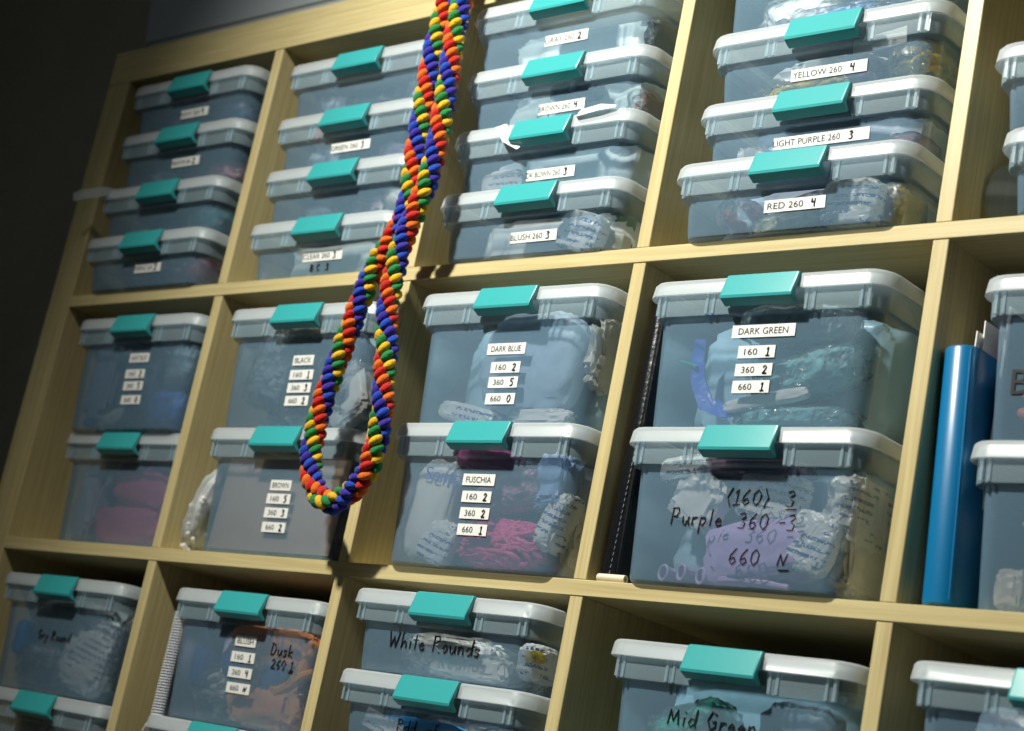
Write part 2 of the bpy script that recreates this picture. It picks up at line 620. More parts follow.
def tub_mesh(h, large):
    """tub with tapered walls, a stepped collar under the lid, and an open top; lid front plane at y = 0"""
    ins = 0.0185 if large else 0.0165
    cy = LD / 2
    zr = h - 0.006
    zc = h - 0.037 if large else h - 0.0345
    hw, hd = LW / 2, LD / 2
    mb = MB()
    o = []
    o.append(rrect(hw - ins - .004, hd - ins - .004, .016, 0.0005, 0, cy))
    o.append(rrect(hw - ins - .001, hd - ins - .001, .018, 0.0025, 0, cy))
    o.append(rrect(hw - ins, hd - ins, .019, 0.006, 0, cy))
    o.append(rrect(hw - .0125, hd - .0125, .021, zc - .001, 0, cy))
    o.append(rrect(hw - .0065, hd - .0065, .023, zc, 0, cy))
    o.append(rrect(hw - .0060, hd - .0060, .023, zc + .002, 0, cy))
    o.append(rrect(hw - .0050, hd - .0050, .023, zr, 0, cy))
    t = .0016
    o.append(rrect(hw - .0050 - t, hd - .0050 - t, .022, zr, 0, cy))
    o.append(rrect(hw - .0062 - t, hd - .0062 - t, .022, zc + .003, 0, cy))
    o.append(rrect(hw - .0125 - t, hd - .0125 - t, .020, zc + .001, 0, cy))
    o.append(rrect(hw - ins - t, hd - ins - t, .018, 0.006, 0, cy))
    o.append(rrect(hw - ins - .003 - t, hd - ins - .003 - t, .015, 0.0022, 0, cy))
    mb.loft(o)
    # short upright ribs on the collar
    for sx in (-1, 1):
        for rx in (.062, .122):
            mb.box((sx * rx - .0016, .0042, zc + .001), (sx * rx + .0016, .0075, zr - .003))
            mb.box((sx * rx - .0016 - sx * .008, .0044, zc + .001), (sx * rx + .0012 - sx * .008, .0075, zr - .003))
    me = mb.mesh('tub', True, 40)
    me.materials.append(M['tub'])
    me.materials.append(M['tub_in'])
    me.materials.append(M['collar'])
    n = len(o[0])
    for p in me.polygons:
        v = [i for i in p.vertices]
        if min(v) >= 6 * n and max(v) < 12 * n:
            p.material_index = 1
        elif (min(v) >= 4 * n and max(v) < 7 * n) or min(v) >= 12 * n:
            p.material_index = 2
    return me


def lid_mesh(h):
    cy = LD / 2
    hw, hd = LW / 2, LD / 2
    z0 = h - .0165
    o = []
    o.append(rrect(hw - .0028, hd - .0028, LR - .002, z0 + .001, 0, cy))
    o.append(rrect(hw - .0016, hd - .0016, LR, z0, 0, cy))
    o.append(rrect(hw, hd, LR, z0 + .0006, 0, cy))
    o.append(rrect(hw - .0012, hd - .0012, LR, h - .003, 0, cy))
    o.append(rrect(hw - .0030, hd - .0030, LR - .001, h - .0006, 0, cy))
    o.append(rrect(hw - .0055, hd - .0055, LR - .003, h, 0, cy))
    o.append(rrect(hw - .0105, hd - .0105, LR - .006, h - .0002, 0, cy))
    o.append(rrect(hw - .0125, hd - .0125, LR - .008, h - .0022, 0, cy))
    o.append(rrect(hw - .0125, hd - .0125, LR - .008, h - .0040, 0, cy))
    o.append(rrect(hw - .0050, hd - .0050, LR - .003, h - .0036, 0, cy))
    mb = MB()
    mb.loft(o, False, False)
    n = len(o[0])
    mb.f.append(tuple(7 * n + j for j in range(n)))
    mb.f.append(tuple(8 * n + j for j in reversed(range(n))))
    # drop the ring between the two panel skins, keep the skirt's inner wall
    mb.f = [f for f in mb.f if not (len(f) == 4 and min(f) >= 7 * n and max(f) < 9 * n and min(f) < 8 * n)]
    for j in range(n):
        k = (j + 1) % n
        mb.f.append((9 * n + j, 9 * n + k, k, j))
    me = mb.mesh('lid', True, 40)
    me.materials.append(M['lid'])
    me.materials.append(M['panel'])
    for p in me.polygons:
        if len(p.vertices) > 4:
            p.material_index = 1
    return me


def latch_mesh(h):
    prof = [(.0045, .0002), (.0000, .0006), (-.0022, -.0004), (-.0098, -.0235), (-.0092, -.0262), (-.0070, -.0275),
            (.0012, -.0312), (.0028, -.0305), (.0034, -.0288), (-.0020, -.0240), (-.0040, -.0215), (.0000, -.0030), (.0045, -.0018)]
    n = 3
    L = []
    hwid = .0415
    cyp = sum(p[0] for p in prof) / len(prof)
    czp = sum(p[1] for p in prof) / len(prof)
    for x, s in ((-hwid, .93), (-hwid + .0008, .985), (-hwid + .002, 1), (hwid - .002, 1), (hwid - .0008, .985), (hwid, .93)):
        L.append([(x, cyp + (a - cyp) * s, h + czp + (b - czp) * s) for a, b in prof])
    mb = MB()
    mb.loft(L)
    return mb.mesh('latch', True, 30)


def get(kind, h, large):
    key = (kind, round(h, 4), large)
    if key not in _cache:
        me = {'tub': lambda: tub_mesh(h, large), 'lid': lambda: lid_mesh(h), 'latch': lambda: latch_mesh(h)}[kind]()
        if kind == 'latch':
            me.materials.append(M['teal'])
        _cache[key] = me
    return _cache[key]


BOXES = {}


class Box:
    def __init__(s, key, label, corner, yf, zb, h, large, group, rz=0.0, lid_tilt=(0, 0), dx=0.0, latch=True):
        x = on(1, yf, *corner).x - .011 + LW / 2 + dx
        col = int(x // PX)
        x = min(max(x, col * PX + LW / 2 + .003), col * PX + C_ - LW / 2 - .003)
        s.h, s.large, s.x, s.yf, s.zb = h, large, x, yf, zb
        s.root = tag(empty('clip_box', (x, yf, zb), rz), label, 'storage box', group)
        put('tub', get('tub', h, large), None, s.root)
        s.lid = put('lid', get('lid', h, large), None, s.root)
        if lid_tilt != (0, 0):
            s.lid.rotation_euler = (lid_tilt[0], lid_tilt[1], 0)
        if latch:
            put('latch', get('latch', h, large), None, s.root).location = (.004 if large else .0085, 0, 0)
        ins = 0.0185 if large else 0.0165
        s.zc = h - 0.037 if large else h - 0.0345
        s.y0, s.y1 = ins, .0125
        s.tilt = math.atan2(s.y0 - s.y1, s.zc - .006)
        s.rz = rz
        BOXES[key] = s

    def front_y(s, z):
        return s.y0 + (s.y1 - s.y0) * (z - .006) / (s.zc - .006)

    def local(s, u, v):
        """photo pixel -> (x, z) on the front wall of the tub"""
        p = on(1, s.yf + .014, u, v)
        for _ in range(3):
            p = on(1, s.yf + s.front_y(p.z - s.zb), u, v)
        return p.x - s.x, p.z - s.zb

    def fm(s, lx, lz, out=0.0008, roll=0.0):
        return front_matrix(lx, s.front_y(lz) - out, lz, -s.tilt, roll)

    def strip(s, u, v, w, h, typed, tw, hand=None, roll=0.0, hh=None):
        """white label tape stuck to the front: typed words, then a marker figure"""
        lx, lz = s.local(u, v)
        w, tw = w * 1.14, tw * 1.12
        m = s.fm(lx, lz, 0.0009, roll)
        mb = MB()
        mb.box((-w / 2, -h / 2, -.0003), (w / 2, h / 2, .0003), m)
        st = mb.build('label', M['label'], s.root, smooth=False)
        hw = w * (.24 if hand else 0.0)
        if typed:
            write_type('printed_text', typed, tw, h * .52, m, st, dx=-hw * .62)
        if hand:
            st2 = m @ Matrix.Translation((w / 2 - hw * .75, 0, .0004))
            write_pen('handwritten_figure', hand, hh or h * .66, st2, st, r=.0006)
        return st

    def pen(s, u, v, words, h, roll=0.0, r=.0007):
        lx, lz = s.local(u, v)
        return write_pen('handwriting', words, h, s.fm(lx, lz, .0004, roll), s.root, r=r)


HM, HL = 0.0738, 0.1520
G_M = 'shallow clear clip boxes with teal latches'
G_L = 'deep clear clip boxes stacked in pairs'
GAP = 0.0008


def stack(rowz, items):
    z = rowz + .0003
    for it in items:
        key, label, corner, yf, h, large, kw = it
        Box(key, label, corner, yf, z, h, large, G_L if large else G_M, **kw)
        z += h + .0002
    return z


# row 1
stack(0, [
    ('A1', 'shallow box with purplish contents, bottom of the stack nearest the dark wall', (86, 242), -.024, 0.0765, False, {}),
    ('A2', 'shallow box with teal contents and a plastic flap out of its lid', (104, 187), -.020, 0.0755, False, {}),
    ('A3', 'shallow box with dark red contents in the stack nearest the dark wall', (123, 134), -.022, 0.0810, False, {}),
    ('A4', 'shallow box with navy contents, topmost in the stack nearest the dark wall', (135, 86), -.022, 0.0780, False, {}),
])
stack(0, [
    ('B1', 'shallow box labelled CLEAR 260 with marker scribble below its label', (249, 230), -.012, 0.0745, False, {}),
    ('B2', 'shallow unlabelled box between the CLEAR and GREEN boxes beside the rope', (264, 180), -.006, 0.0765, False, {}),
    ('B3', 'shallow box with a GREEN 260 strip and a pink triangle inside', (276, 127), -.006, 0.0745, False, {}),
    ('B4', 'shallow box of black and white scraps, topmost beside the rope', (289, 72), -.012, 0.0745, False, {}),
])
stack(0, [
    ('C1', 'shallow clip box labelled BLUSH 260 standing on the shelf board', (442, 200), -0.022, 0.0785, False, {'dx': -.003}),
    ('C2', 'shallow clip box labelled DK BOWN 260 with paper caught under the lid', (455, 143), -0.026, 0.0765, False, {'dx': -.003}),
    ('C3', 'shallow clip box labelled BROWN 260 with handwriting under the label', (468, 83), -0.028, 0.0745, False, {'dx': -.003}),
    ('C4', 'shallow clip box labelled GRAY 260 on top of the BROWN 260 box', (476, 18), -0.034, 0.0805, False, {'dx': -.003}),
])
stack(0, [
    ('D1', 'shallow clip box labelled RED 260 jutting out at the bottom of its stack', (677, 172), -.026, 0.0785, False, {}),
    ('D2', 'shallow clip box labelled LIGHT PURPLE 260 set back on the RED box', (701, 113), -.006, 0.0755, False, {}),
    ('D3', 'shallow clip box labelled YELLOW 260 full of yellow balloons', (713, 43), -.014, 0.0755, False, {}),
    ('D4', 'shallow clip box with blue contents cut off at the top edge', (722, -22), -.010, .098, False, {}),
])
stack(0, [
    ('E1', 'lower shallow clip box at the edge behind the clear round disc', (1006, 128), -.020, .078, False, {}),
    ('E2', 'upper shallow clip box at the edge of the top row, mostly out of view', (998, 48), -.030, .080, False, {}),
])
# row 2
stack(ROWZ[1], [
    ('F1', 'deep box of dusty pink balloons without any label, beside the plain shelf side', (67, 437), .012, .1545, True, {}),
    ('F2', 'deep box of bright blue balloons with four small label strips', (81, 320), -.014, 0.1570, True, {}),
])
stack(ROWZ[1], [
    ('G1', 'deep clip box labelled BROWN with a brown card behind its front', (208, 432), -.012, 0.1550, True, {'dx': .005}),
    ('G2', 'deep clip box labelled BLACK standing on the BROWN box behind the rope', (231, 314), -.024, HL, True, {'dx': .005}),
])
stack(ROWZ[1], [
    ('H1', 'deep clip box labelled FUSCHIA holding pink balloon strands', (397, 425), -.028, .1560, True, {}),
    ('H2', 'deep clip box labelled DARK BLUE on top of the FUSCHIA box', (422, 299), -.028, HL, True, {}),
])
stack(ROWZ[1], [
    ('I1', 'deep clip box with Purple written in marker and lavender bags inside', (630, 432), -.026, .1520, True, {}),
    ('I2', 'deep clip box labelled DARK GREEN on top of the purple balloon box', (653, 287), -.026, HL, True, {}),
])
stack(ROWZ[1], [
    ('J1', 'deep box holding tan and white bags beside the blue file', (974, 437), .0, .148, True, {}),
    ('J2', 'deep box with orange red contents and a large black letter B', (991, 256), .0, HL, True, {}),
])
# row 3
stack(ROWZ[2], [
    ('K1', 'deep box under the Gry Round box, only its lid and top edge showing', (-8, 690), -.014, HL, True, {}),
    ('K2', 'deep box with Gry Round handwritten, grey and white bags inside', (2, 574), -.014, HL, True, {'dx': .005}),
])
stack(ROWZ[2], [
    ('L1', 'deep box under the BLUSH box of orange balloons, mostly out of view', (145, 716), .000, HL, True, {}),
    ('L2', 'deep clip box labelled BLUSH with orange balloons and Dusk handwritten', (173, 590), .000, 0.1560, True, {'dx': .005}),
])
stack(ROWZ[2], [
    ('M0', 'deep box at the bottom of the stack below White Rounds, out of view', (330, 770), -.026, .156, True, {}),
    ('M1', 'shallow box of bright blue bags under the White Rounds box', (339, 673), -.026, .0790, False, {}),
    ('M2', 'shallow box with White Rounds handwritten in black marker', (355, 591), -.026, .0880, False, {}),
])
stack(ROWZ[2], [
    ('N1', 'deep box beneath the Mid Green box in the bottom row, out of view', (590, 760), -.026, .149, True, {}),
    ('N2', 'deep clip box with Mid Green handwritten in black marker', (612, 640), -.006, .1505, True, {}),
])
stack(ROWZ[2], [
    ('O1', 'deep box lowest of the cubby below the blue file, out of view', (900, 790), -.026, HL, True, {}),
    ('O2', 'deep box in the bottom row below the blue file', (913, 663), -.026, HL, True, {}),
])

# ------------------------------------------------------------------ what lies inside the boxes
def crumple(seed, s, ex=0.55, amp=0.16, nu=36, nv=20, freq=1.6, squash=True):
    """a creased pillow: superellipsoid pushed about by ridged noise; returns an MB in local coordinates"""
    rnd = random.Random(seed)
    off = Vector((rnd.uniform(0, 50), rnd.uniform(0, 50), rnd.uniform(0, 50)))
    sx, sy, sz = s

    def sp(a, e):
        return math.copysign(abs(a) ** e, a)
    loops = []
    for i in range(1, nv):
        ph = PI * i / nv - PI / 2
        L = []
        for j in range(nu):
            th = 2 * PI * j / nu
            d = Vector((sp(math.cos(ph), ex) * sp(math.cos(th), ex), sp(math.cos(ph), ex) * sp(math.sin(th), ex), sp(math.sin(ph), ex)))
            q = d * freq + off
            n = 1 - abs(noise.noise(q)) * 2.2
            n2 = 1 - abs(noise.noise(q * 2.3 + Vector((7, 3, 1)))) * 2.2
            n3 = 1 - abs(noise.noise(q * 5.1 + Vector((2, 9, 4)))) * 2.2
            k = 1 - amp + amp * (0.55 * n + 0.35 * n2 + 0.22 * n3)
            L.append((d.x * sx * k, d.y * sy * k, d.z * sz * k))
        loops.append(L)
    return MB().loft(loops)


def strand_pts(rnd, s, ln=9, wig=0.5, dirx=1.0):
    """one balloon lying loosely inside a half-size s box"""
    p = Vector((rnd.uniform(-1, .2) * s[0], rnd.uniform(-.9, .9) * s[1], rnd.uniform(-.9, .9) * s[2]))
    a = rnd.uniform(-.5, .5)
    b = rnd.uniform(-.35, .35)
    step = rnd.uniform(.16, .24) * s[0]
    P = []
    for i in range(ln):
        r = ((abs(p.x) / s[0]) ** 2.4 + (abs(p.y) / s[1]) ** 2.4 + (abs(p.z) / s[2]) ** 2.4) ** (1 / 2.4)
        P.append(p.copy() if r <= 1 else p * (rnd.uniform(.86, 1.0) / r))
        a += rnd.uniform(-wig, wig)
        b += rnd.uniform(-wig, wig) * .6
        p += Vector((math.cos(a) * math.cos(b) * dirx, math.sin(a), math.sin(b))) * step
    return P


def strands(seed, s, n, r, wig=0.5):
    rnd = random.Random(seed)
    mb = MB()
    for i in range(n):
        P = strand_pts(rnd, (s[0] - r, s[1] - r, s[2] - r), wig=wig)
        rr = [r * .55] + [r] * (len(P) - 2) + [r * .8]
        mb.tube(P, rr, 6)
    return mb


_seed = [100]


def at_box(key, c, sy=None):
    b = BOXES[key]
    y = c[1]
    if sy is not None:                     # things lie close behind the front wall
        y = sy + .023 + max(0.0, y - sy - .023) * .40
        if key in FILLED and abs(c[0]) < .093:
            y = min(y, max(.064 - sy, sy + .0225))
    return Vector((b.x + c[0], b.yf + y, b.zb + c[2]))


FILLED = ('F1', 'F2', 'G2', 'H1', 'H2', 'I1', 'I2', 'J1', 'K2', 'L2', 'N2', 'O2')     # boxes with an added haze bag behind


def front_layer(key, c, s):
    """in a filled box the other bags are pressed flat between the front wall and the broad bag"""
    if key in FILLED and abs(c[0]) < .093:
        s = (s[0], min(s[1], .0205), s[2])
    return s


def bag(key, label, col, c, s, rot=(0, 0, 0), n=0, r=.0035, amp=.16, ex=.55, film=True, fill=.90, group=None):
    """a clear bag with balloons of one colour inside"""
    s = front_layer(key, c, s)
    _seed[0] += 1
    sd = _seed[0]
    if film:
        me = crumple(sd, s, ex, amp).mesh('balloon_bag', True, 60)
        o = put('balloon_bag', me, M['film'])
        s2 = [x * fill for x in s]
        inner = strands(sd, s2, n, r) if n else crumple(sd, s2, ex, amp * 1.25, freq=2.2)
        ch = put('balloon_bundle', inner.mesh('balloon_bundle', True, 60), balloon_mat(col), o)
        if n:
            ch['kind'] = 'stuff'
    else:
        inner = strands(sd, s, n, r) if n else crumple(sd, s, ex, amp * 1.25, freq=2.2)
        o = put('balloon_bundle', inner.mesh('balloon_bundle', True, 60), balloon_mat(col))
        if n:
            o['kind'] = 'stuff'
    o.location = at_box(key, c, s[1])
    o.rotation_euler = rot
    tag(o, label, 'balloons', group or 'bags and bundles of balloons inside the clip boxes')
    return o


def pack(key, label, mat, c, s, rot=(0, 0, 0), amp=.22, ex=.5, name='printed_bag', cat='plastic bag', freq=2.2):
    """a crumpled opaque bag"""
    s = front_layer(key, c, s)
    _seed[0] += 1
    o = put(name, crumple(_seed[0], s, ex, amp * 1.2, 46, 26, freq=freq).mesh(name, True, 28), M[mat] if isinstance(mat, str) else mat)
    o.location = at_box(key, c, s[1])
    o.rotation_euler = rot
    tag(o, label, cat, 'plain and printed bags inside the clip boxes')
    return o


def card(key, label, mat, c, s, rot=(0, 0, 0), name='card', cat='card', bend=0.0):
    """a sheet with a slight bow"""
    sx, sz = s
    mb = MB()
    L = []
    for i in range(13):
        x = -sx + 2 * sx * i / 12
        y = bend * (1 - (x / sx) ** 2)
        L.append([(x, y - .0006, -sz), (x, y + .0006, -sz), (x, y + .0006, sz), (x, y - .0006, sz)])
    mb.loft(L)
    o = mb.build(name, M[mat] if isinstance(mat, str) else mat)
    o.location = at_box(key, c)
    o.rotation_euler = rot
    tag(o, label, cat)
    return o


def ring(mb, c, R, r, ax):
    ax = Vector(ax).normalized()
    a = ax.cross(Vector((0, 0, 1)))
    if a.length < .1:
        a = ax.cross(Vector((1, 0, 0)))
    a.normalize()
    b = ax.cross(a)
    n = 16
    loops = []
    for i in range(n):
        t = 2 * PI * i / n
        d = a * math.cos(t) + b * math.sin(t)
        loops.append([Vector(c) + d * R + (d * math.cos(u) + ax * math.sin(u)) * r for u in [2 * PI * k / 6 for k in range(6)]])
    base = len(mb.v)
    for L in loops:
        mb.v += [tuple(p) for p in L]
    for i in range(n):
        i2 = (i + 1) % n
        for j in range(6):
            k = (j + 1) % 6
            mb.f.append((base + i * 6 + j, base + i * 6 + k, base + i2 * 6 + k, base + i2 * 6 + j))


def neck_tubes(key, label, col, spots, R=.0075, ln=.07):
    """loose balloons whose open necks face out of the box"""
    for (x, y, z, dx, lb) in spots:
        mb = MB()
        d = Vector((dx, 1, .02)).normalized()
        p = Vector((0, 0, 0))
        ring(mb, p, R, .0014, -d)
        mb.tube([p, p + d * ln * .3, p + d * ln * .7 + Vector((0, 0, -.002)), p + d * ln], [R, R * .8, R * .72, R * .3], 10, cap=False)
        o = mb.build('balloon', balloon_mat(col))
        o.location = at_box(key, (x, y, z))
        tag(o, lb, 'balloon', 'loose lavender balloons in the purple box')


PINK, ROSE, PURP, LAV = (.55, .045, .20), (.42, .07, .12), (.13, .09, .34), (.36, .27, .66)
BLUE, SKY, NAVY, TEAL = (.015, .14, .46), (.20, .38, .62), (.012, .035, .10), (.03, .17, .19)
YEL, ORA, PEACH, TAN = (.47, .35, .010), (.5, .16, .02), (.50, .20, .09), (.46, .38, .28)
WHT, GRY, DRED, GRN = (.62, .68, .72), (.30, .36, .42), (.22, .03, .05), (.015, .14, .09)
BLK = (.02, .022, .03)

# -- column beside the dark wall, top row
bag('A1', 'mauve balloon bag spread across the bottom box nearest the dark wall', (.20, .13, .17), (-.01, .14, .030), (.10, .10, .024))
bag('A1', 'dark red balloon bag at the side of the bottom box nearest the dark wall', (.25, .02, .05), (.086, .09, .030), (.028, .06, .024))
bag('A2', 'teal bag at the side of the box with the plastic flap', (.03, .16, .19), (.062, .11, .030), (.052, .07, .026))
bag('A2', 'dark blue bag in the middle of the box with the plastic flap', (.03, .05, .10), (-.02, .12, .026), (.045, .08, .020))
bag('A2', 'pale green bag lying in the corner of the box with the plastic flap', (.22, .34, .33), (-.083, .10, .020), (.030, .06, .014))
bag('A3', 'dark red balloon bag in the third box up nearest the dark wall', DRED, (.02, .13, .026), (.085, .09, .022))
bag('A3', 'pale grey bag beside the dark red balloons nearest the dark wall', GRY, (-.09, .12, .028), (.025, .07, .022))
bag('A4', 'navy balloon bag filling the topmost box nearest the dark wall', NAVY, (.045, .12, .031), (.068, .09, .026))
bag('A4', 'slate bag next to the navy balloons in the topmost box', (.08, .10, .14), (-.07, .12, .028), (.045, .08, .023))
bag('A4', 'small red balloon bag behind the label of the topmost box', (.45, .03, .03), (.0, .035, .050), (.018, .010, .008))
# -- column beside the rope, top row
pack('B1', 'pale grey bag filling the CLEAR 260 box', balloon_mat((.42, .47, .50)), (0, .160, .033), (.112, .080, .030), amp=.10, ex=.28)
bag('B2', 'bag of pinkish white balloons in the box above the CLEAR box', (.46, .38, .42), (.035, .13, .028), (.070, .09, .022))
bag('B2', 'clear bag of cream balloons in the box above the CLEAR box', (.55, .54, .42), (.09, .07, .030), (.025, .04, .022))
bag('B2', 'pale grey bag at the end of the box above the CLEAR box', GRY, (-.075, .12, .026), (.035, .07, .020))
bag('B3', 'navy bag low in the GREEN 260 box', NAVY, (.0, .09, .016), (.035, .06, .013))
bag('B3', 'black and white patterned bag in the GREEN 260 box', (.16, .13, .20), (.07, .08, .020), (.036, .05, .016))
pack('B3', 'grey bag at the end of the GREEN 260 box', balloon_mat(GRY), (-.072, .11, .026), (.038, .07, .022))
o = MB().loft([[(-.009, 0, .007), (.010, 0, .008), (.001, 0, -.009)], [(-.009, .002, .007), (.010, .002, .008), (.001, .002, -.009)]]).build('paper_triangle', balloon_mat((.62, .06, .10)))
o.location = at_box('B3', (-.072, .024, .055))
tag(o, 'small pink paper triangle inside the GREEN 260 box', 'paper')
bag('B4', 'clear bag of black and white scraps in the topmost box beside the rope', (.05, .06, .09), (.0, .08, .024), (.055, .05, .020), n=26, r=.004)
bag('B4', 'grey bag at the end of the box of black and white scraps', (.22, .27, .33), (-.082, .10, .026), (.030, .06, .022))
bag('B4', 'pale blue bag beside the black and white scraps', (.30, .36, .42), (.085, .12, .028), (.030, .08, .023))
# -- BLUSH / DK BOWN / BROWN / GRAY
pack('C1', 'white printed bag with a blue disc standing in the BLUSH 260 box', 'print', (.064, .045, .030), (.032, .014, .025), (0, .25, 0), amp=.10)
pack('C1', 'pale bag filling most of the BLUSH 260 box', balloon_mat((.46, .50, .52)), (0, .160, .033), (.112, .080, .030), amp=.10, ex=.28)
card('C1', 'green and white card near the corner of the BLUSH 260 box', balloon_mat((.008, .07, .025)), (.096, .070, .042), (.012, .018), (0, 0, .5))
card('C1', 'red card beside the green card in the BLUSH 260 box', balloon_mat((.60, .03, .03)), (.109, .085, .042), (.003, .020), (0, 0, .9))
o = MB().loft([rrect(.011, .008, .0079, 0), rrect(.011, .008, .0079, .0012)]).build('sticker', balloon_mat((.09, .20, .52)))
o.rotation_euler = (PI / 2, 0, 0)
o.location = at_box('C1', (.070, .0285, .036))
tag(o, 'round blue sticker on the printed bag in the BLUSH box', 'sticker')
pack('C2', 'blue grey bag filling the DK BOWN 260 box', balloon_mat((.36, .43, .50)), (0, .160, .033), (.112, .080, .030), amp=.10, ex=.28)
pack('C2', 'white printed bag at the end of the DK BOWN 260 box', 'print_grey', (-.07, .045, .020), (.034, .014, .016), amp=.14)
pack('C3', 'pale blue bag filling the BROWN 260 box', balloon_mat((.40, .48, .58)), (0, .160, .033), (.112, .080, .030), amp=.10, ex=.28)
bag('C3', 'dark plum balloon bag under the latch of the BROWN 260 box', (.07, .02, .06), (.030, .040, .046), (.020, .012, .012))
bag('C3', 'dark green balloon bag under the latch of the BROWN 260 box', (.01, .05, .035), (-.004, .036, .046), (.016, .010, .010))
bag('C3', 'brown balloon bag in the corner of the BROWN 260 box', (.18, .08, .04), (.094, .12, .028), (.018, .05, .022))
pack('C4', 'pale grey blue sheet bag filling the GRAY 260 box', balloon_mat((.40, .47, .56)), (0, .160, .033), (.112, .080, .030), amp=.10, ex=.28)
bag('C4', 'dark bag in the far corner of the GRAY 260 box', (.03, .04, .06), (.104, .13, .034), (.010, .06, .025))
# -- RED / LIGHT PURPLE / YELLOW
bag('D1', 'dark red balloons lying at the end of the RED 260 box', (.30, .045, .06), (-.076, .060, .034), (.026, .028, .020), (0, .35, 0), n=16, r=.0045)
pack('D1', 'white printed bag with gold edges standing in the RED 260 box', 'print', (.060, .050, .033), (.034, .016, .026), (0, .05, 0), amp=.08)
bag('D1', 'gold edged film bag behind the printed bag in the RED box', (.40, .30, .07), (.082, .105, .034), (.034, .030, .027))
bag('D1', 'crinkled clear bag of beige balloons in the RED 260 box', (.38, .35, .24), (-.012, .050, .018), (.045, .022, .012), (0, -.2, 0))
bag('D1', 'plum balloons behind the label of the RED 260 box', (.16, .05, .12), (.012, .085, .032), (.045, .030, .024))
pack('D1', 'blue grey bag at the back of the RED 260 box', balloon_mat((.26, .32, .40)), (0, .160, .033), (.112, .080, .030), amp=.10, ex=.28)
pack('D2', 'blue grey bag filling the LIGHT PURPLE 260 box', balloon_mat((.30, .36, .46)), (0, .160, .033), (.112, .080, .030), amp=.10, ex=.28)
bag('D2', 'mauve balloon bag at the corner of the LIGHT PURPLE 260 box', (.30, .20, .26), (.094, .07, .020), (.022, .03, .016))
pack('D2', 'white bag at the end of the LIGHT PURPLE 260 box', balloon_mat((.5, .54, .58)), (-.085, .09, .024), (.026, .05, .019))
bag('D3', 'yellow balloons lying along the bottom of the YELLOW 260 box', YEL, (-.010, .065, .015), (.10, .035, .011), n=44, r=.0034, fill=.97)
bag('D3', 'bunch of yellow balloons at the corner of the YELLOW 260 box', YEL, (.088, .075, .030), (.030, .050, .024), n=40, r=.0036, fill=.97)
pack('D3', 'white bag above the yellow balloons in the YELLOW 260 box', balloon_mat((.52, .54, .52)), (-.02, .11, .040), (.075, .06, .015), amp=.2)
card('D3', 'white card propped under the lid of the YELLOW 260 box', 'paper', (.055, .030, .052), (.030, .009), (0, -.12, 0))
bag('D3', 'mauve balloons beside the yellow bunch in the YELLOW 260 box', (.24, .14, .24), (.035, .050, .026), (.022, .020, .014))
bag('D4', 'bright blue balloon bag in the box at the top edge', (.08, .22, .60), (.01, .06, .020), (.085, .035, .015), n=40, r=.0034)
bag('D4', 'pale blue bag in the box at the top edge', (.45, .55, .66), (-.05, .08, .034), (.060, .05, .026))
bag('D4', 'navy bag in the far corner of the box at the top edge', NAVY, (.10, .09, .030), (.014, .06, .024))
bag('E1', 'grey bag inside the lower box behind the clear disc', GRY, (-.04, .12, .028), (.07, .09, .022))
bag('E2', 'greyish pink bag inside the upper box behind the clear disc', (.28, .25, .28), (-.04, .12, .030), (.07, .09, .024))
# -- deep boxes, middle row
bag('F1', 'dusty pink balloon bag in the lower part of the unlabelled pink box', (.36, .07, .15), (.02, .13, .034), (.085, .09, .028), film=False)
bag('F1', 'dusty pink balloon bag lying higher in the unlabelled pink box', (.36, .06, .14), (.030, .14, .086), (.070, .09, .030), (0, .15, 0), film=False)
pack('F1', 'grey bag at the end of the unlabelled pink box', balloon_mat((.26, .27, .33)), (-.086, .12, .060), (.026, .07, .055))
bag('F1', 'dark bag at the top corner of the unlabelled pink box', (.05, .05, .08), (.085, .10, .120), (.028, .05, .014))
bag('F2', 'bright blue balloon bag low in the box above the pink box', (.01, .12, .50), (.070, .08, .034), (.045, .045, .030))
bag('F2', 'dark blue balloon bag behind the labels above the pink box', (.03, .10, .26), (-.005, .10, .065), (.045, .06, .060))
bag('F2', 'clear crinkled pale blue bag at the side above the pink box', (.28, .40, .52), (.082, .10, .092), (.032, .06, .034))
pack('F2', 'slate bag at the end of the bright blue box', balloon_mat((.13, .17, .25)), (-.085, .14, .070), (.030, .09, .062))
bag('F2', 'small blue balloon on the bottom of the bright blue box', (.01, .12, .55), (-.090, .035, .014), (.010, .008, .006))
bag('F2', 'white printed bag on the bottom of the bright blue box', (.40, .48, .55), (-.035, .04, .020), (.040, .015, .015), (0, -.4, 0))
card('G1', 'large brown card standing behind the front of the BROWN box', 'board', (.004, .0245, .064), (.112, .0575), name='brown_card', rot=(-.045, 0, 0))
bag('G1', 'dark blue bag showing below the corner of the brown card', (.10, .11, .18), (.0, .16, .060), (.10, .10, .052))
bag('G2', 'clear crinkled bag of pale balloons at the end of the BLACK box', (.30, .35, .38), (-.060, .07, .080), (.050, .035, .055), (0, .25, 0))
bag('G2', 'black balloon bag behind the labels of the BLACK box', (.03, .045, .075), (.030, .13, .070), (.075, .07, .062))
pack('G2', 'white pointed bag in the BLACK box behind the rope', balloon_mat((.60, .66, .72)), (.078, .055, .050), (.036, .018, .042), (0, -.5, 0), amp=.15)
bag('G2', 'beige balloon bag under the lid of the BLACK box', (.38, .34, .26), (-.02, .06, .122), (.040, .03, .014))
bag('G2', 'clear bag of pale strips low in the BLACK box', (.52, .56, .58), (.005, .045, .025), (.040, .018, .020), n=16, r=.003)
bag('H1', 'magenta balloon strands heaped low in the FUSCHIA box', (.62, .05, .20), (.026, .043, .033), (.070, .0205, .030), n=170, r=.0028, film=False)
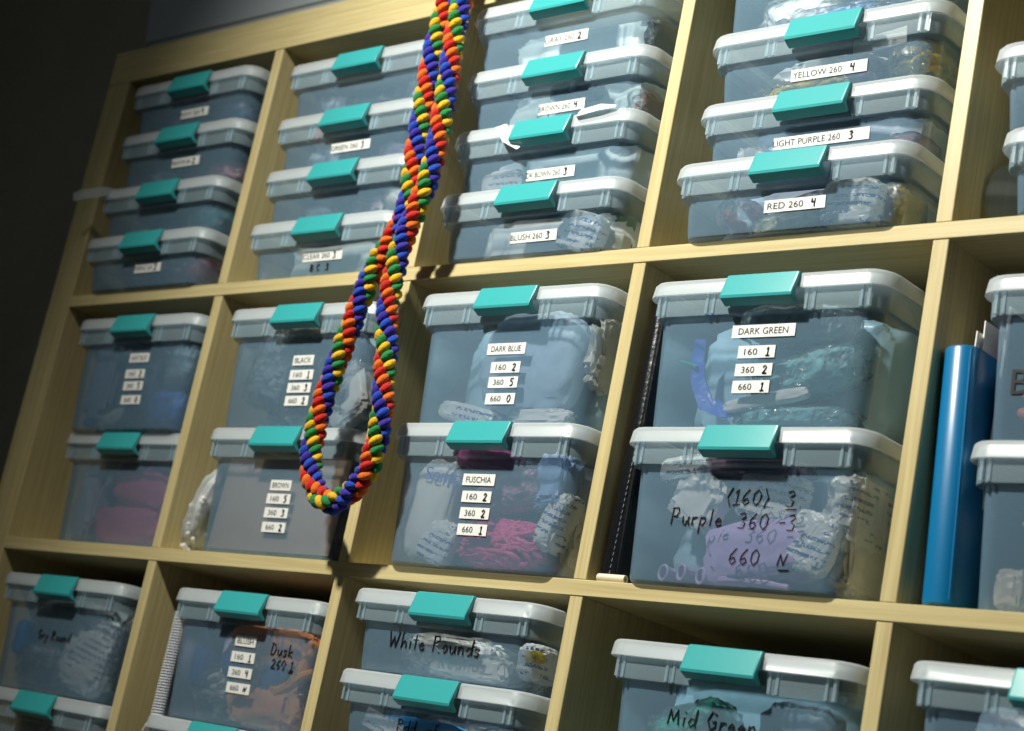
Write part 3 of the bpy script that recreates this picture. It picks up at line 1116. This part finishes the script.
bag('H1', 'magenta balloon bag under the lid of the FUSCHIA box', (.42, .06, .26), (-.012, .075, .124), (.055, .045, .014), (0, .1, 0))
bag('H1', 'crinkled clear bag of pinkish balloons in the FUSCHIA box', (.40, .22, .32), (.030, .10, .088), (.060, .05, .026), (0, -.2, 0))
wb = pack('H1', 'white printed bag standing at the end of the FUSCHIA box', 'paper', (-.080, .068, .066), (.034, .030, .058), (0, .1, 0), amp=.10)
pack('H1', 'white bag with blue print lying at the bottom of the FUSCHIA box', 'print', (-.058, .034, .030), (.026, .010, .026), (0, .3, 0), amp=.08)
pack('H1', 'blue bag at the far corner of the FUSCHIA box', balloon_mat((.16, .24, .42)), (.088, .10, .100), (.024, .05, .034))
pack('H1', 'white bag with blue stripes at the corner of the FUSCHIA box', 'print', (.097, .050, .060), (.016, .020, .034), (0, .3, 0), amp=.14)
pack('H1', 'tan paper bag squeezed at the far corner of the FUSCHIA box', balloon_mat((.42, .36, .30)), (.106, .14, .048), (.014, .05, .040))
bag('H2', 'large light blue bag right behind the DARK BLUE labels', (.27, .36, .60), (.022, .095, .078), (.074, .055, .060), amp=.11, ex=.6, film=False)
pack('H2', 'white and blue rolled bag lying at the bottom of the DARK BLUE box', 'print', (-.055, .042, .018), (.046, .014, .012), (0, .18, 0), amp=.12)
pack('H2', 'beige bag pressed in the corner of the DARK BLUE box', balloon_mat((.50, .50, .46)), (.104, .10, .090), (.012, .055, .044))
pack('H2', 'white film bag along the bottom of the DARK BLUE box', balloon_mat((.52, .60, .68)), (.055, .040, .014), (.046, .012, .010), amp=.2)
bag('I2', 'teal green film bag lying across the DARK GREEN box', (.16, .38, .40), (.045, .075, .060), (.066, .045, .026), (0, -.28, 0), amp=.22)
bag('I2', 'flat teal bag along the bottom of the DARK GREEN box', (.16, .36, .40), (.040, .060, .018), (.072, .035, .012), amp=.14)
pack('I2', 'white tube of paper beside the labels of the DARK GREEN box', balloon_mat((.66, .66, .68)), (.010, .031, .034), (.050, .006, .007), (0, -.16, 0), amp=.10)
bag('I2', 'grey film bag under the lid of the DARK GREEN box', (.26, .34, .38), (.025, .085, .112), (.070, .045, .022))
MBx = MB()
pth = [(-.086, .032, .100), (-.084, .031, .080), (-.078, .030, .055), (-.064, .030, .032), (-.040, .031, .024), (-.005, .033, .026), (.020, .035, .028)]
LL = []
for i, p in enumerate(pth):
    wv = (.010, .012, .014, .016, .014, .009, .004)[i]
    tx = Vector(pth[min(i + 1, 6)]) - Vector(pth[max(i - 1, 0)])
    nn = Vector((tx.z, 0, -tx.x)).normalized()
    q = Vector(p)
    LL.append([q + nn * wv * .5 + Vector((0, .0, 0)), q - nn * wv * .5 + Vector((0, .004, 0)), q - nn * wv * .5 + Vector((0, .006, 0)), q + nn * wv * .5 + Vector((0, .002, 0))])
o = MBx.loft(LL).build('bag_strip', balloon_mat((.03, .09, .50), .2))
o.location = at_box('I2', (0, 0, 0))
tag(o, 'curved blue plastic strip down the end of the DARK GREEN box', 'plastic strip')
o = MB().tube([(-.010, 0, .002), (-.003, -.002, 0), (.004, 0, -.001), (.011, .001, -.004)], .0022, 6).build('balloon_tie', balloon_mat((.03, .22, .20)))
o.location = at_box('I2', (-.092, .029, .073))
tag(o, 'short teal balloon tie at the end of the DARK GREEN box', 'balloon')
pack('I1', 'crumpled white bag with Purple on it inside the purple balloon box', balloon_mat((.66, .70, .68)), (-.058, .040, .088), (.032, .014, .030), (0, .45, 0), amp=.24)
pack('I1', 'white printed bag near the top of the purple balloon box', 'print_grey', (.022, .048, .094), (.040, .014, .028), (0, .18, 0), amp=.12)
bag('I1', 'large lavender balloon bag low in the purple balloon box', (.33, .25, .66), (.026, .046, .041), (.074, .022, .033), (0, -.15, 0), amp=.14, film=False)
pack('I1', 'white bag printed with rows of text by the lavender balloons', 'print', (.078, .037, .050), (.027, .010, .030), (0, .25, 0), amp=.10)
pack('I1', 'white bag pressed in the corner of the purple balloon box', 'print_grey', (.098, .085, .082), (.020, .040, .040), amp=.14)
bag('I1', 'plum balloon bag under the lid of the purple balloon box', (.15, .08, .14), (-.005, .070, .120), (.070, .045, .009))
pack('I1', 'white folded bag at the top corner of the purple balloon box', 'print_grey', (-.078, .045, .118), (.034, .016, .014), (0, -.1, 0), amp=.16)
pack('I1', 'tan bag in the far lower corner of the purple balloon box', balloon_mat((.42, .38, .32)), (.102, .13, .035), (.016, .06, .030))
for (x, y, z, dx, lb) in ((-.082, .030, .013, .35, 'lavender balloon with its round neck facing out, first from the box end'),
                          (-.062, .032, .015, .45, 'lavender balloon with its round neck facing out, second from the box end'),
                          (-.040, .034, .013, .4, 'lavender balloon with its round neck facing out, beside the lavender bag')):
    neck_tubes('I1', lb, LAV, [(x, y, z, dx, lb)])
o = MB().tube([(-.020, 0, 0), (.0, -.001, .001), (.035, 0, -.001), (.055, .002, -.003)], [.0055, .005, .0045, .003], 10).build('balloon', balloon_mat(LAV))
o.location = at_box('I1', (.004, .034, .011))
tag(o, 'long lavender balloon lying along the bottom of the purple box', 'balloon')
pack('J1', 'tan paper bag under the lid of the box beside the blue file', balloon_mat((.46, .42, .34)), (-.010, .06, .085), (.085, .03, .040), (0, -.2, 0))
pack('J1', 'white film bag low in the box beside the blue file', balloon_mat((.50, .52, .54)), (-.005, .05, .032), (.070, .022, .026), amp=.2)
pack('J1', 'brown bag in the bottom corner beside the blue file', balloon_mat((.36, .31, .26)), (-.094, .04, .024), (.016, .014, .020))
bag('J2', 'orange red balloon bag high in the box with the letter B', (.62, .12, .06), (-.088, .045, .090), (.024, .018, .016), n=16, r=.005, film=False)
bag('J2', 'orange red balloon bag low in the box with the letter B', (.60, .10, .07), (-.086, .045, .038), (.026, .018, .022), n=18, r=.005, film=False)
pack('J2', 'lilac bag at the back of the box with the letter B', balloon_mat((.34, .35, .48)), (0, .15, .070), (.105, .09, .060))
# -- bottom row
pack('K2', 'white card bag leaning in the Gry Round box', 'print_grey', (.055, .050, .060), (.050, .020, .052), (0, .2, 0), amp=.12)
bag('K2', 'grey balloon bag high in the Gry Round box', (.22, .26, .29), (.0, .10, .100), (.090, .06, .030))
bag('K2', 'grey balloon bag low in the Gry Round box', (.30, .34, .36), (-.035, .07, .036), (.070, .04, .030), amp=.24)
pack('K2', 'bright blue packet at the end of the Gry Round box', balloon_mat((.01, .17, .48), .3), (-.100, .040, .070), (.012, .014, .024), amp=.10)
bag('K2', 'dark bag in the far corner of the Gry Round box', (.05, .05, .05), (.100, .12, .070), (.014, .06, .055))
bag('K1', 'dark grey bag in the box under the Gry Round box', (.07, .06, .06), (.02, .10, .075), (.08, .06, .055))
bag('L2', 'peach balloon bag heaped low in the Dusk box', (.48, .22, .11), (.040, .070, .036), (.072, .040, .032), amp=.24, film=False)
bag('L2', 'orange balloon bag under the lid of the Dusk box', (.48, .17, .05), (.025, .060, .100), (.080, .030, .026), amp=.2, film=False)
o = MB()
o.tube([(-.03, 0, -.014), (-.012, -.002, -.020), (.006, 0, -.010), (.016, .002, .012), (.028, .003, .038)], [.007, .0085, .0085, .0075, .006], 10)
o.tube([(.004, 0, -.012), (.020, .001, .002), (.034, .003, .008)], [.0075, .007, .005], 10)
o = o.build('balloon', balloon_mat((.48, .19, .015)))
o.location = at_box('L2', (.078, .034, .070))
tag(o, 'forked orange balloon pressed to the front of the Dusk box', 'balloon')
bag('L2', 'peach balloon strands behind the labels of the Dusk box', PEACH, (.020, .060, .070), (.045, .026, .024), n=22, r=.006)
bag('L2', 'crinkled clear bag of pale strips in the Dusk box', (.50, .55, .62), (-.060, .045, .036), (.032, .018, .038), (0, -.35, 0), n=14, r=.004)
pack('L2', 'dark blue card by the labels of the Dusk box', balloon_mat((.03, .06, .24), .3), (-.030, .040, .080), (.020, .008, .016), (0, -.5, 0), amp=.08)
pack('L2', 'small dark blue card at the end of the Dusk box', balloon_mat((.04, .07, .24), .3), (-.092, .040, .066), (.012, .010, .026), (0, -.2, 0), amp=.08)
pack('L2', 'dark blue and white packet under the word Dusk', balloon_mat((.05, .08, .20), .3), (.052, .036, .066), (.024, .008, .018), amp=.1)
bag('L1', 'grey blue bag in the box under the Dusk box', (.15, .18, .24), (0, .12, .07), (.09, .08, .05))
bag('M2', 'white balloon bag filling the box marked White Rounds', (.46, .54, .58), (-.020, .10, .030), (.088, .065, .026), amp=.18)
pack('M2', 'white sheet of strips low in the box marked White Rounds', balloon_mat((.62, .68, .70)), (.030, .036, .020), (.060, .010, .015), amp=.18)
pack('M2', 'colourful printed bag in the corner of the White Rounds box', 'print', (.100, .080, .034), (.014, .030, .020), amp=.1)
bag('M2', 'yellow balloon in the corner of the White Rounds box', YEL, (.109, .055, .038), (.008, .012, .006), (0, -.4, 0), film=False)
pack('M1', 'bright blue balloon packet in the box under White Rounds', balloon_mat((.01, .20, .62), .3), (-.030, .040, .022), (.070, .015, .018), amp=.12)
card('M1', 'white printed card in the box under White Rounds', 'print_grey', (-.070, .022, .026), (.030, .010), (0, .25, 0))
bag('M1', 'teal bag at the corner of the box under White Rounds', (.03, .18, .28), (.080, .07, .024), (.030, .04, .020))
bag('M1', 'dark film bag at the back of the box under White Rounds', (.10, .14, .18), (.02, .14, .030), (.085, .06, .024))
bag('N2', 'green film bag with bright creases in the Mid Green box', (.05, .36, .30), (-.045, .050, .060), (.055, .024, .045), (0, -.3, 0), amp=.2)
bag('N2', 'slate blue bag in the corner of the Mid Green box', (.13, .20, .27), (.070, .06, .080), (.042, .035, .036), film=False)


# large bags added behind everything else to give deep boxes a pale haze
for key, col, lb in (
        ('F1', (.26, .15, .22), 'added broad mauve grey haze bag filling the back of the unlabelled pink box'),
        ('F2', (.14, .26, .44), 'added broad steel blue haze bag filling the back of the bright blue box'),
        ('G2', (.24, .33, .40), 'added broad grey blue haze bag filling the back of the BLACK box'),
        ('H1', (.34, .36, .46), 'added broad lilac grey haze bag filling the back of the FUSCHIA box'),
        ('H2', (.24, .38, .58), 'added broad blue haze bag filling the back of the DARK BLUE box'),
        ('I1', (.24, .36, .46), 'added broad steel blue haze bag filling the back of the purple balloon box'),
        ('I2', (.22, .36, .46), 'added broad steel blue haze bag filling the back of the DARK GREEN box'),
        ('J1', (.34, .36, .36), 'added broad grey haze bag filling the back of the box beside the blue file'),
        ('K2', (.24, .29, .32), 'added broad grey haze bag filling the back of the Gry Round box'),
        ('L2', (.22, .22, .30), 'added broad grey violet haze bag filling the back of the Dusk box'),
        ('N2', (.10, .20, .27), 'added broad dark teal haze bag filling the back of the Mid Green box'),
        ('O2', (.14, .20, .27), 'added broad slate haze bag filling the back of the box below the blue file')):
    _seed[0] += 1
    o = put('haze_bag', crumple(_seed[0], (.117, .085, .066), .30, .09, 46, 26, freq=1.8).mesh('haze_bag', True, 40), balloon_mat(col, .3))
    bx = BOXES[key]
    o.location = (bx.x, bx.yf + .147, bx.zb + .071)
    tag(o, lb, 'plastic bag', 'plain and printed bags inside the clip boxes')

# ------------------------------------------------------------------ label strips and marker writing
B = BOXES
sl = dict(w=.036, h=.0115)


def four(key, name, nw, pts, hands):
    b = B[key]
    (u, v), rest = pts[0], pts[1:]
    b.strip(u, v, nw, .0125, name, nw * .80)
    for (u, v), num, hd in zip(rest, ('160', '360', '660'), hands):
        b.strip(u, v, .0375, .0122, num, .0135, hd)


four('H2', 'DARK BLUE', .049, [(507, 349), (506, 367.5), (503.5, 382.5), (500.5, 399)], ('2', '5', '0'))
four('H1', 'FUSCHIA', .041, [(479.5, 480), (477, 497), (475, 513.5), (472.5, 530)], ('2', '2', '1'))
four('I2', 'DARK GREEN', .064, [(764, 331), (757, 352), (754, 370), (751, 387)], ('1', '2', '1'))
four('G2', 'BLACK', .033, [(304, 360.5), (302, 375), (299.5, 388), (297, 401)], ('1', '3', '2'))
four('G1', 'BROWN', .033, [(281.5, 485.5), (279, 499), (276.5, 513), (274, 527.5)], ('5', '3', '2'))
four('F2', 'LIGHT BLUE', .038, [(140, 358), (135.5, 374), (133.5, 386), (131, 400)], ('2', '5', '0'))
four('L2', 'BLUSH', .033, [(246.5, 641.5), (243.5, 657.5), (240.5, 673), (238.5, 688.5)], ('1', '4', 'N'))


def one(key, u, v, w, s, hd, tw=.70):
    B[key].strip(u, v, w, .0125, s, w * (tw if hd else .86), hd)


one('A1', 148, 268, .052, 'PURPLE 260', '2')
one('A3', 186, 162, .054, 'MAROON 260', '2')
one('A4', 195, 113, .054, 'NAVY 260', '4')
one('B1', 323, 256, .064, 'CLEAR 260', '3')
one('B3', 351, 146.5, .064, 'GREEN 260', '3')
one('C1', 534, 236.5, .060, 'BLUSH 260', '3')
one('C2', 551, 173.5, .062, 'DK BOWN 260', '3', .72)
one('C3', 562, 107, .060, 'BROWN 260', '4')
one('C4', 567, 38, .056, 'GRAY 260', '2')
one('D1', 795, 204.5, .062, 'RED 260', '4', .60)
one('D2', 821, 139, .098, 'LIGHT PURPLE 260', '3', .72)
one('D3', 829, 71, .078, 'YELLOW 260', '4', .66)
B['B1'].pen(320, 267.5, 'B C  3', .0085, r=.0009)
B['C3'].pen(545, 118.5, 'Lade', .0085, r=.0004)
B['I1'].pen(698, 517, 'Purple', .016, r=.0008)
B['I1'].pen(762, 498, '(160)  3_', .0150, r=.0007)
B['I1'].pen(768, 522, '360 -3', .0150, r=.0007)
B['I1'].pen(759, 558, '660  N_', .0150, r=.0007)
lx, lz = B['J2'].local(1021, 382)
write_type('handwriting', 'B', .017, .022, B['J2'].fm(lx, lz, .0006), B['J2'].root)
B['K2'].pen(55, 636, 'Gry Round', .012, r=.0008)
B['L2'].pen(283, 650, 'Dusk', .014, r=.0008)
B['L2'].pen(283, 665, '260 1_', .011, r=.0007)
B['M2'].pen(435, 644, 'White Rounds', .0165, r=.0009)
B['M1'].pen(418, 728, 'Rdd  of', .0130, r=.0008)
B['N2'].pen(713, 721, 'Mid Green', .0165, r=.0009)
# faint blue lettering printed on the white bag in the FUSCHIA box
lx, lz = B['H1'].local(437, 474)
write_type('printed_text', 'Semp', .058, .020, Matrix.Translation((lx - (-.080), -.0222, lz - .066)) @ Matrix.Rotation(PI / 2, 4, 'X'), wb, material=balloon_mat((.10, .12, .42)))

# paper strips caught under the lid of the DK BOWN box
b = B['C2']
for nm, lb, pts, wd, mt in (
        ('paper_strip', 'white paper strip caught under the lid by the DK BOWN latch', [(.048, .02, .0755), (.060, -.002, .0750), (.090, -.0035, .0775), (.112, -.002, .0765)], .009, 'paper'),
        ('plastic_scrap', 'crumpled cream plastic scrap hanging over the DK BOWN lid', [(-.058, .02, .0757), (-.055, -.003, .0735), (-.040, -.004, .0555), (-.020, -.003, .0420)], .012, 'paper')):
    mb = MB()
    LL = []
    for i, p in enumerate(pts):
        q = Vector(p)
        t = (Vector(pts[min(i + 1, 3)]) - Vector(pts[max(i - 1, 0)])).normalized()
        nn = t.cross(Vector((.25, -1, .35))).normalized() * wd * (.5, .55, .5, .18)[i]
        LL.append([q + nn, q - nn, q - nn + Vector((0, .0006, .0006)), q + nn + Vector((0, .0006, .0006))])
    o = mb.loft(LL).build(nm, M[mt])
    o.location = at_box('C2', (0, 0, 0))
    tag(o, lb, 'scrap')
# clear flap sticking out of the lid of A2
mb = MB()
LL = []
for i, (x, y, z, hh) in enumerate([(-.100, .03, .073, .010), (-.118, -.004, .070, .012), (-.142, -.020, .062, .013), (-.158, -.026, .056, .010)]):
    LL.append([(x, y, z - hh * .5), (x + .002, y - .004, z + hh * .5), (x + .004, y - .003, z + hh * .5), (x + .003, y + .001, z - hh * .5)])
o = mb.loft(LL).build('plastic_flap', M['lid'])
o.location = at_box('A2', (0, 0, 0))
tag(o, 'frosted plastic flap sticking out of a lid beside the shelf side', 'plastic flap')

# ------------------------------------------------------------------ the rainbow rope
def catmull(P, per):
    out = []
    for i in range(len(P) - 1):
        p0, p1, p2, p3 = P[max(i - 1, 0)], P[i], P[i + 1], P[min(i + 2, len(P) - 1)]
        for k in range(per):
            t = k / per
            out.append(0.5 * ((2 * p1) + (p2 - p0) * t + (2 * p0 - 5 * p1 + 4 * p2 - p3) * t * t + (3 * p1 - p0 - 3 * p2 + p3) * t ** 3))
    out.append(P[-1])
    return out


left = [(446, 0), (436, 40), (428, 80), (424, 105), (416, 150), (409, 200), (396, 232), (378, 262), (364, 292), (347, 337), (327, 390),
        (315, 432), (311, 462), (315, 488), (329, 503)]
right = [(348, 494), (366, 474), (376, 445), (382, 415), (384, 381), (387, 347), (387, 318), (392, 284), (401, 247), (414, 215), (428, 180),
         (437, 145), (444, 105), (449, 75), (454, 40), (463, 0)]
P = []
YL, YR = -.054, -.062
for i, (u, v) in enumerate(left):
    P.append(on(1, YL - (.004 * max(0, i - 10) / 4), u, v))
for i, (u, v) in enumerate(right):
    P.append(on(1, YR + (.006 * max(0, 3 - i) / 3), u, v))
a, b_ = P[0].copy(), P[-1].copy()
xa = (a.x + b_.x) / 2
up1 = [Vector((xa - .012 + .010 * math.cos(z * 14 + 2), -.062 + .012 * math.sin(z * 14 + 2), z)) for z in (1.05, .93, .81, .69, .57)]
up2 = [Vector((xa + .012 - .010 * math.cos(z * 14 + 2), -.062 - .012 * math.sin(z * 14 + 2), z)) for z in (.57, .69, .81, .93, 1.05)]
path = catmull(up1 + P + up2, 24)
RR = .0074            # the three strands wind round this circle
PITCH = .102
SPACE = .0088
cum = [0.0]
for i in range(1, len(path)):
    cum.append(cum[-1] + (path[i] - path[i - 1]).length)
rope = empty('braided_rope', (path[0].x, path[0].y, path[0].z))
tag(rope, 'thick rainbow braided rope hanging in a loop in front of the shelves', 'rope')
org = path[0]
SEQ = ('violet', 'blue', 'red', 'orange', 'green', 'yellow')
mbs = {k: MB() for k in SEQ}
HAND = -1.0
import bisect


def at_s(s):
    i = min(max(bisect.bisect_right(cum, s) - 1, 0), len(path) - 2)
    t = (s - cum[i]) / max(cum[i + 1] - cum[i], 1e-9)
    p = path[i].lerp(path[i + 1], t)
    j0, j1 = max(i - 3, 0), min(i + 4, len(path) - 1)
    return p, (path[j1] - path[j0]).normalized()


view = Vector((0.45, -1, -.1)).normalized()
nk = int(cum[-1] / SPACE)
for st in range(3):
    for k in range(nk):
        cn = SEQ[2 * st + k % 2]
        s = (k + st / 3) * SPACE
        if s > cum[-1]:
            continue
        p, t = at_s(s)
        n1 = (view - t * view.dot(t)).normalized()
        b1 = t.cross(n1)
        th = HAND * 2 * PI * s / PITCH + 2 * PI * st / 3
        rad = n1 * math.cos(th) + b1 * math.sin(th)
        tan = t.cross(rad)
        e = (t * .72 - tan * .69 * HAND).normalized()
        f = e.cross(rad).normalized()
        mbs[cn].blob(p - org + rad * RR, f * .0052, rad * .0068, e * .0090, 9, 7)
for cn in SEQ:
    o = mbs[cn].build(cn + '_strand', M['rope_' + cn], rope, angle=80)
    o['label'] = cn + ' yarn strand'
core = MB().tube([q - org for q in path[::4]], .0060, 8).build('core', M['rope_blue'], rope)

# ------------------------------------------------------------------ other things in the cubbies
# black portfolio standing at the side of the DARK GREEN box
root = tag(empty('portfolio', (3 * PX + .0165, .014, ROWZ[1] + .0005)), 'black leatherette portfolio with pale stitching standing beside the DARK GREEN box', 'portfolio')
mb = MB()
LL = []
for y, i in ((0, .005), (.002, .002), (.006, 0), (.30, 0), (.304, .003)):
    LL.append([(-.0135 + i, y, i), (.007 - i, y, i), (.008 - i, y, .295 - i), (-.007 + i, y, .302 - i)])
mb.loft(LL).build('cover', M['leather'], root)
mb = MB()
for k in range(46):
    z0 = .010 + k * .0062
    x0 = .001 + .004 * math.sin(k / 46 * 2.2)
    mb.tube([(x0, -.0003, z0), (x0 + .0006, -.0003, z0 + .0034)], .00042, 4)
mb.build('stitching', M['thread'], root)
mb = MB()
mb.tube([(.0062, .006, .012), (.0072, .003, .10), (.0068, .004, .19), (.0075, .004, .285)], .0022, 6)
mb.build('zip_edge', M['leather'], root)

# the blue file with papers
fx = 4 * PX + .016
o = on(2, ROWZ[1], 934, 605)
root = tag(empty('document_file', (fx, .006, ROWZ[1] + .0005)), 'bright blue plastic document file standing upright with papers showing', 'file')
root.rotation_euler = (0, -.055, 0)
mb = MB()
Wf, Hf, Df = .033, .236, .26
out = []
for z, k in ((0, .004), (.003, 0), (Hf - .002, 0), (Hf, .001)):
    out.append(rrect(Wf / 2 - k, Df / 2 - k, .014, z, Wf / 2, Df / 2))
for z, k in ((Hf, .0022), (.004, .0022)):
    out.append(rrect(Wf / 2 - k, Df / 2 - k, .012, z, Wf / 2, Df / 2))
mb.loft(out).build('pocket', M['blue_poly'], root, angle=50)
MB().box((.030, .0010, .006), (.0312, .0040, Hf - .004)).build('seam', M['blue_poly'], root)
for k, (x0, tz, ry, mt, lb) in enumerate((
        (.006, .262, .01, 'paper', 'white paper sheet standing in the blue file, nearest the divider'),
        (.014, .274, -.01, 'paper', 'creased white paper standing in the middle of the blue file'),
        (.024, .284, .03, 'photo', 'dark photo card with pale edge leaning out of the blue file'))):
    mb = MB()
    mb.box((-.0006, 0, 0), (.0006, .10, tz - .012))
    o = mb.build('paper_sheet' if k < 2 else 'photo_card', M[mt], smooth=False)
    o.location = (fx + x0, .030 + .012 * k, ROWZ[1] + .008)
    o.rotation_euler = (.02 * k, ry, 0)
    tag(o, lb, 'paper')
    if k == 2:
        fr = MB().box((-.0010, -.003, 0), (.0010, 0, tz - .012)).box((-.0010, -.003, tz - .012), (.0010, .10, tz - .008)).build('pale_edge', M['paper'], o, smooth=False)
        MB().box((-.0012, .012, tz - .034), (-.0007, .05, tz - .020)).build('picture', balloon_mat((.45, .12, .35)), o, smooth=False)

# clear round disc in the top row
root = MB()
L = []
for y, R in ((0, .0505), (.0012, .052), (.0028, .052), (.004, .0505)):
    L.append([(R * .80 * math.cos(2 * PI * k / 40), y, R * .84 * math.sin(2 * PI * k / 40)) for k in range(40)])
root.loft(L)
o = root.build('plastic_disc', M['disc'])
o.location = (4 * PX + .0265, .080, .0445)
o.rotation_euler = (-.03, 0, 1.0)
tag(o, 'clear round plastic disc leaning in the cubby beside the edge boxes', 'disc')
# cream straw lying on the shelf
p = on(2, ROWZ[1] + .004, 629, 581)
mb = MB()
n = 14
L = []
for x, R in ((0, .0036), (0.0008, .0042), (.034, .0042), (.034, .0024), (0, .0024)):
    L.append([(x, R * math.cos(2 * PI * k / n), R * math.sin(2 * PI * k / n)) for k in range(n)])
mb.loft(L, False, False)
mb.f += [(4 * n + j, 4 * n + (j + 1) % n, (j + 1) % n, j) for j in range(n)]
o = mb.build('plastic_tube', M['steel'])
o.location = (3 * PX + .011, .0062, ROWZ[1] + .0045)
o.rotation_euler = (0, 0, .04)
tag(o, 'short cream plastic tube lying beside the black portfolio', 'tube')
# white bag of pearls
root = MB()
bl = on(2, ROWZ[1], 190, 549)
o = crumple(77, (.017, .035, .062), .8, .2).build('pearl_bag', M['lid'], angle=60)
o.location = (PX + .030, .045, ROWZ[1] + .060)
o.rotation_euler = (0, .32, 0)
tag(o, 'silvery bag of small white pearls beside the BROWN box', 'bag')
mb = MB()
rnd = random.Random(5)
for k in range(60):
    z = rnd.uniform(-.055, .030)
    q = Vector((rnd.uniform(-1, 1) * .010 * (1 - z * 6), rnd.uniform(-.028, .02), z))
    r = rnd.uniform(.0022, .004)
    mb.blob(q, Vector((r, 0, 0)), Vector((0, r, 0)), Vector((0, 0, r)), 7, 5)
crumple(78, (.012, .028, .058), .8, .3).build('crumpled_lining', M['paper'], o, angle=40)
ch = mb.build('pearls', M['label'], o)
ch['kind'] = 'stuff'
# spiral notebook beside the Dusk box
nx = PX + .033
root = tag(empty('spiral_notebook', (nx, .018, ROWZ[2] + .0005)), 'grey notebook with a white spiral coil standing beside the Dusk box', 'notebook')
MB().box((.000, .012, .004), (.009, .215, .290)).build('pages', M['grey_card'], root, smooth=False)
MB().box((-.0016, .010, .002), (-.0004, .216, .292)).build('cover', M['grey_card'], root, smooth=False)
MB().box((.0094, .010, .002), (.0106, .216, .292)).build('cover', M['grey_card'], root, smooth=False)
pts = []
turns = 38
for k in range(turns * 10 + 1):
    a = 2 * PI * k / 10
    pts.append((.0045 + .0080 * math.cos(a), .013 + .0085 * math.sin(a), .150 + .130 * k / (turns * 10)))
tail = [(-.010, .006, .118), (-.006, .004, .130), (-.001, .004, .140)]
MB().tube(tail + pts, .0010, 5).build('coil', M['white_wire'], root)
# grey storage bin on top of the shelving
root = tag(empty('storage_bin', (.42, .195, TOP + .0006)), 'long grey translucent storage bin standing on top of the shelving', 'storage bin')
mb = MB()
out = []
for z, hw, hd in ((0, .445, .165), (.003, .452, .170), (.020, .454, .172), (.022, .458, .176), (.135, .470, .186), (.137, .478, .193), (.150, .478, .193)):
    out.append(rrect(hw, hd, .03, z))
for z, hw, hd in ((.150, .474, .189), (.135, .466, .182), (.024, .454, .172), (.006, .448, .166)):
    out.append(rrect(hw, hd, .027, z))
mb.loft(out)
mb.build('tub', M['bin'], root)
mb = MB()
mb.loft([rrect(.484, .199, .032, .146), rrect(.486, .201, .034, .148), rrect(.486, .201, .034, .162), rrect(.478, .193, .03, .167), rrect(.46, .175, .03, .163)])
mb.build('lid', M['bin'], root)
MB().box((-.03, -.206, .128), (.03, -.197, .168)).build('latch', M['grey_card'], root)
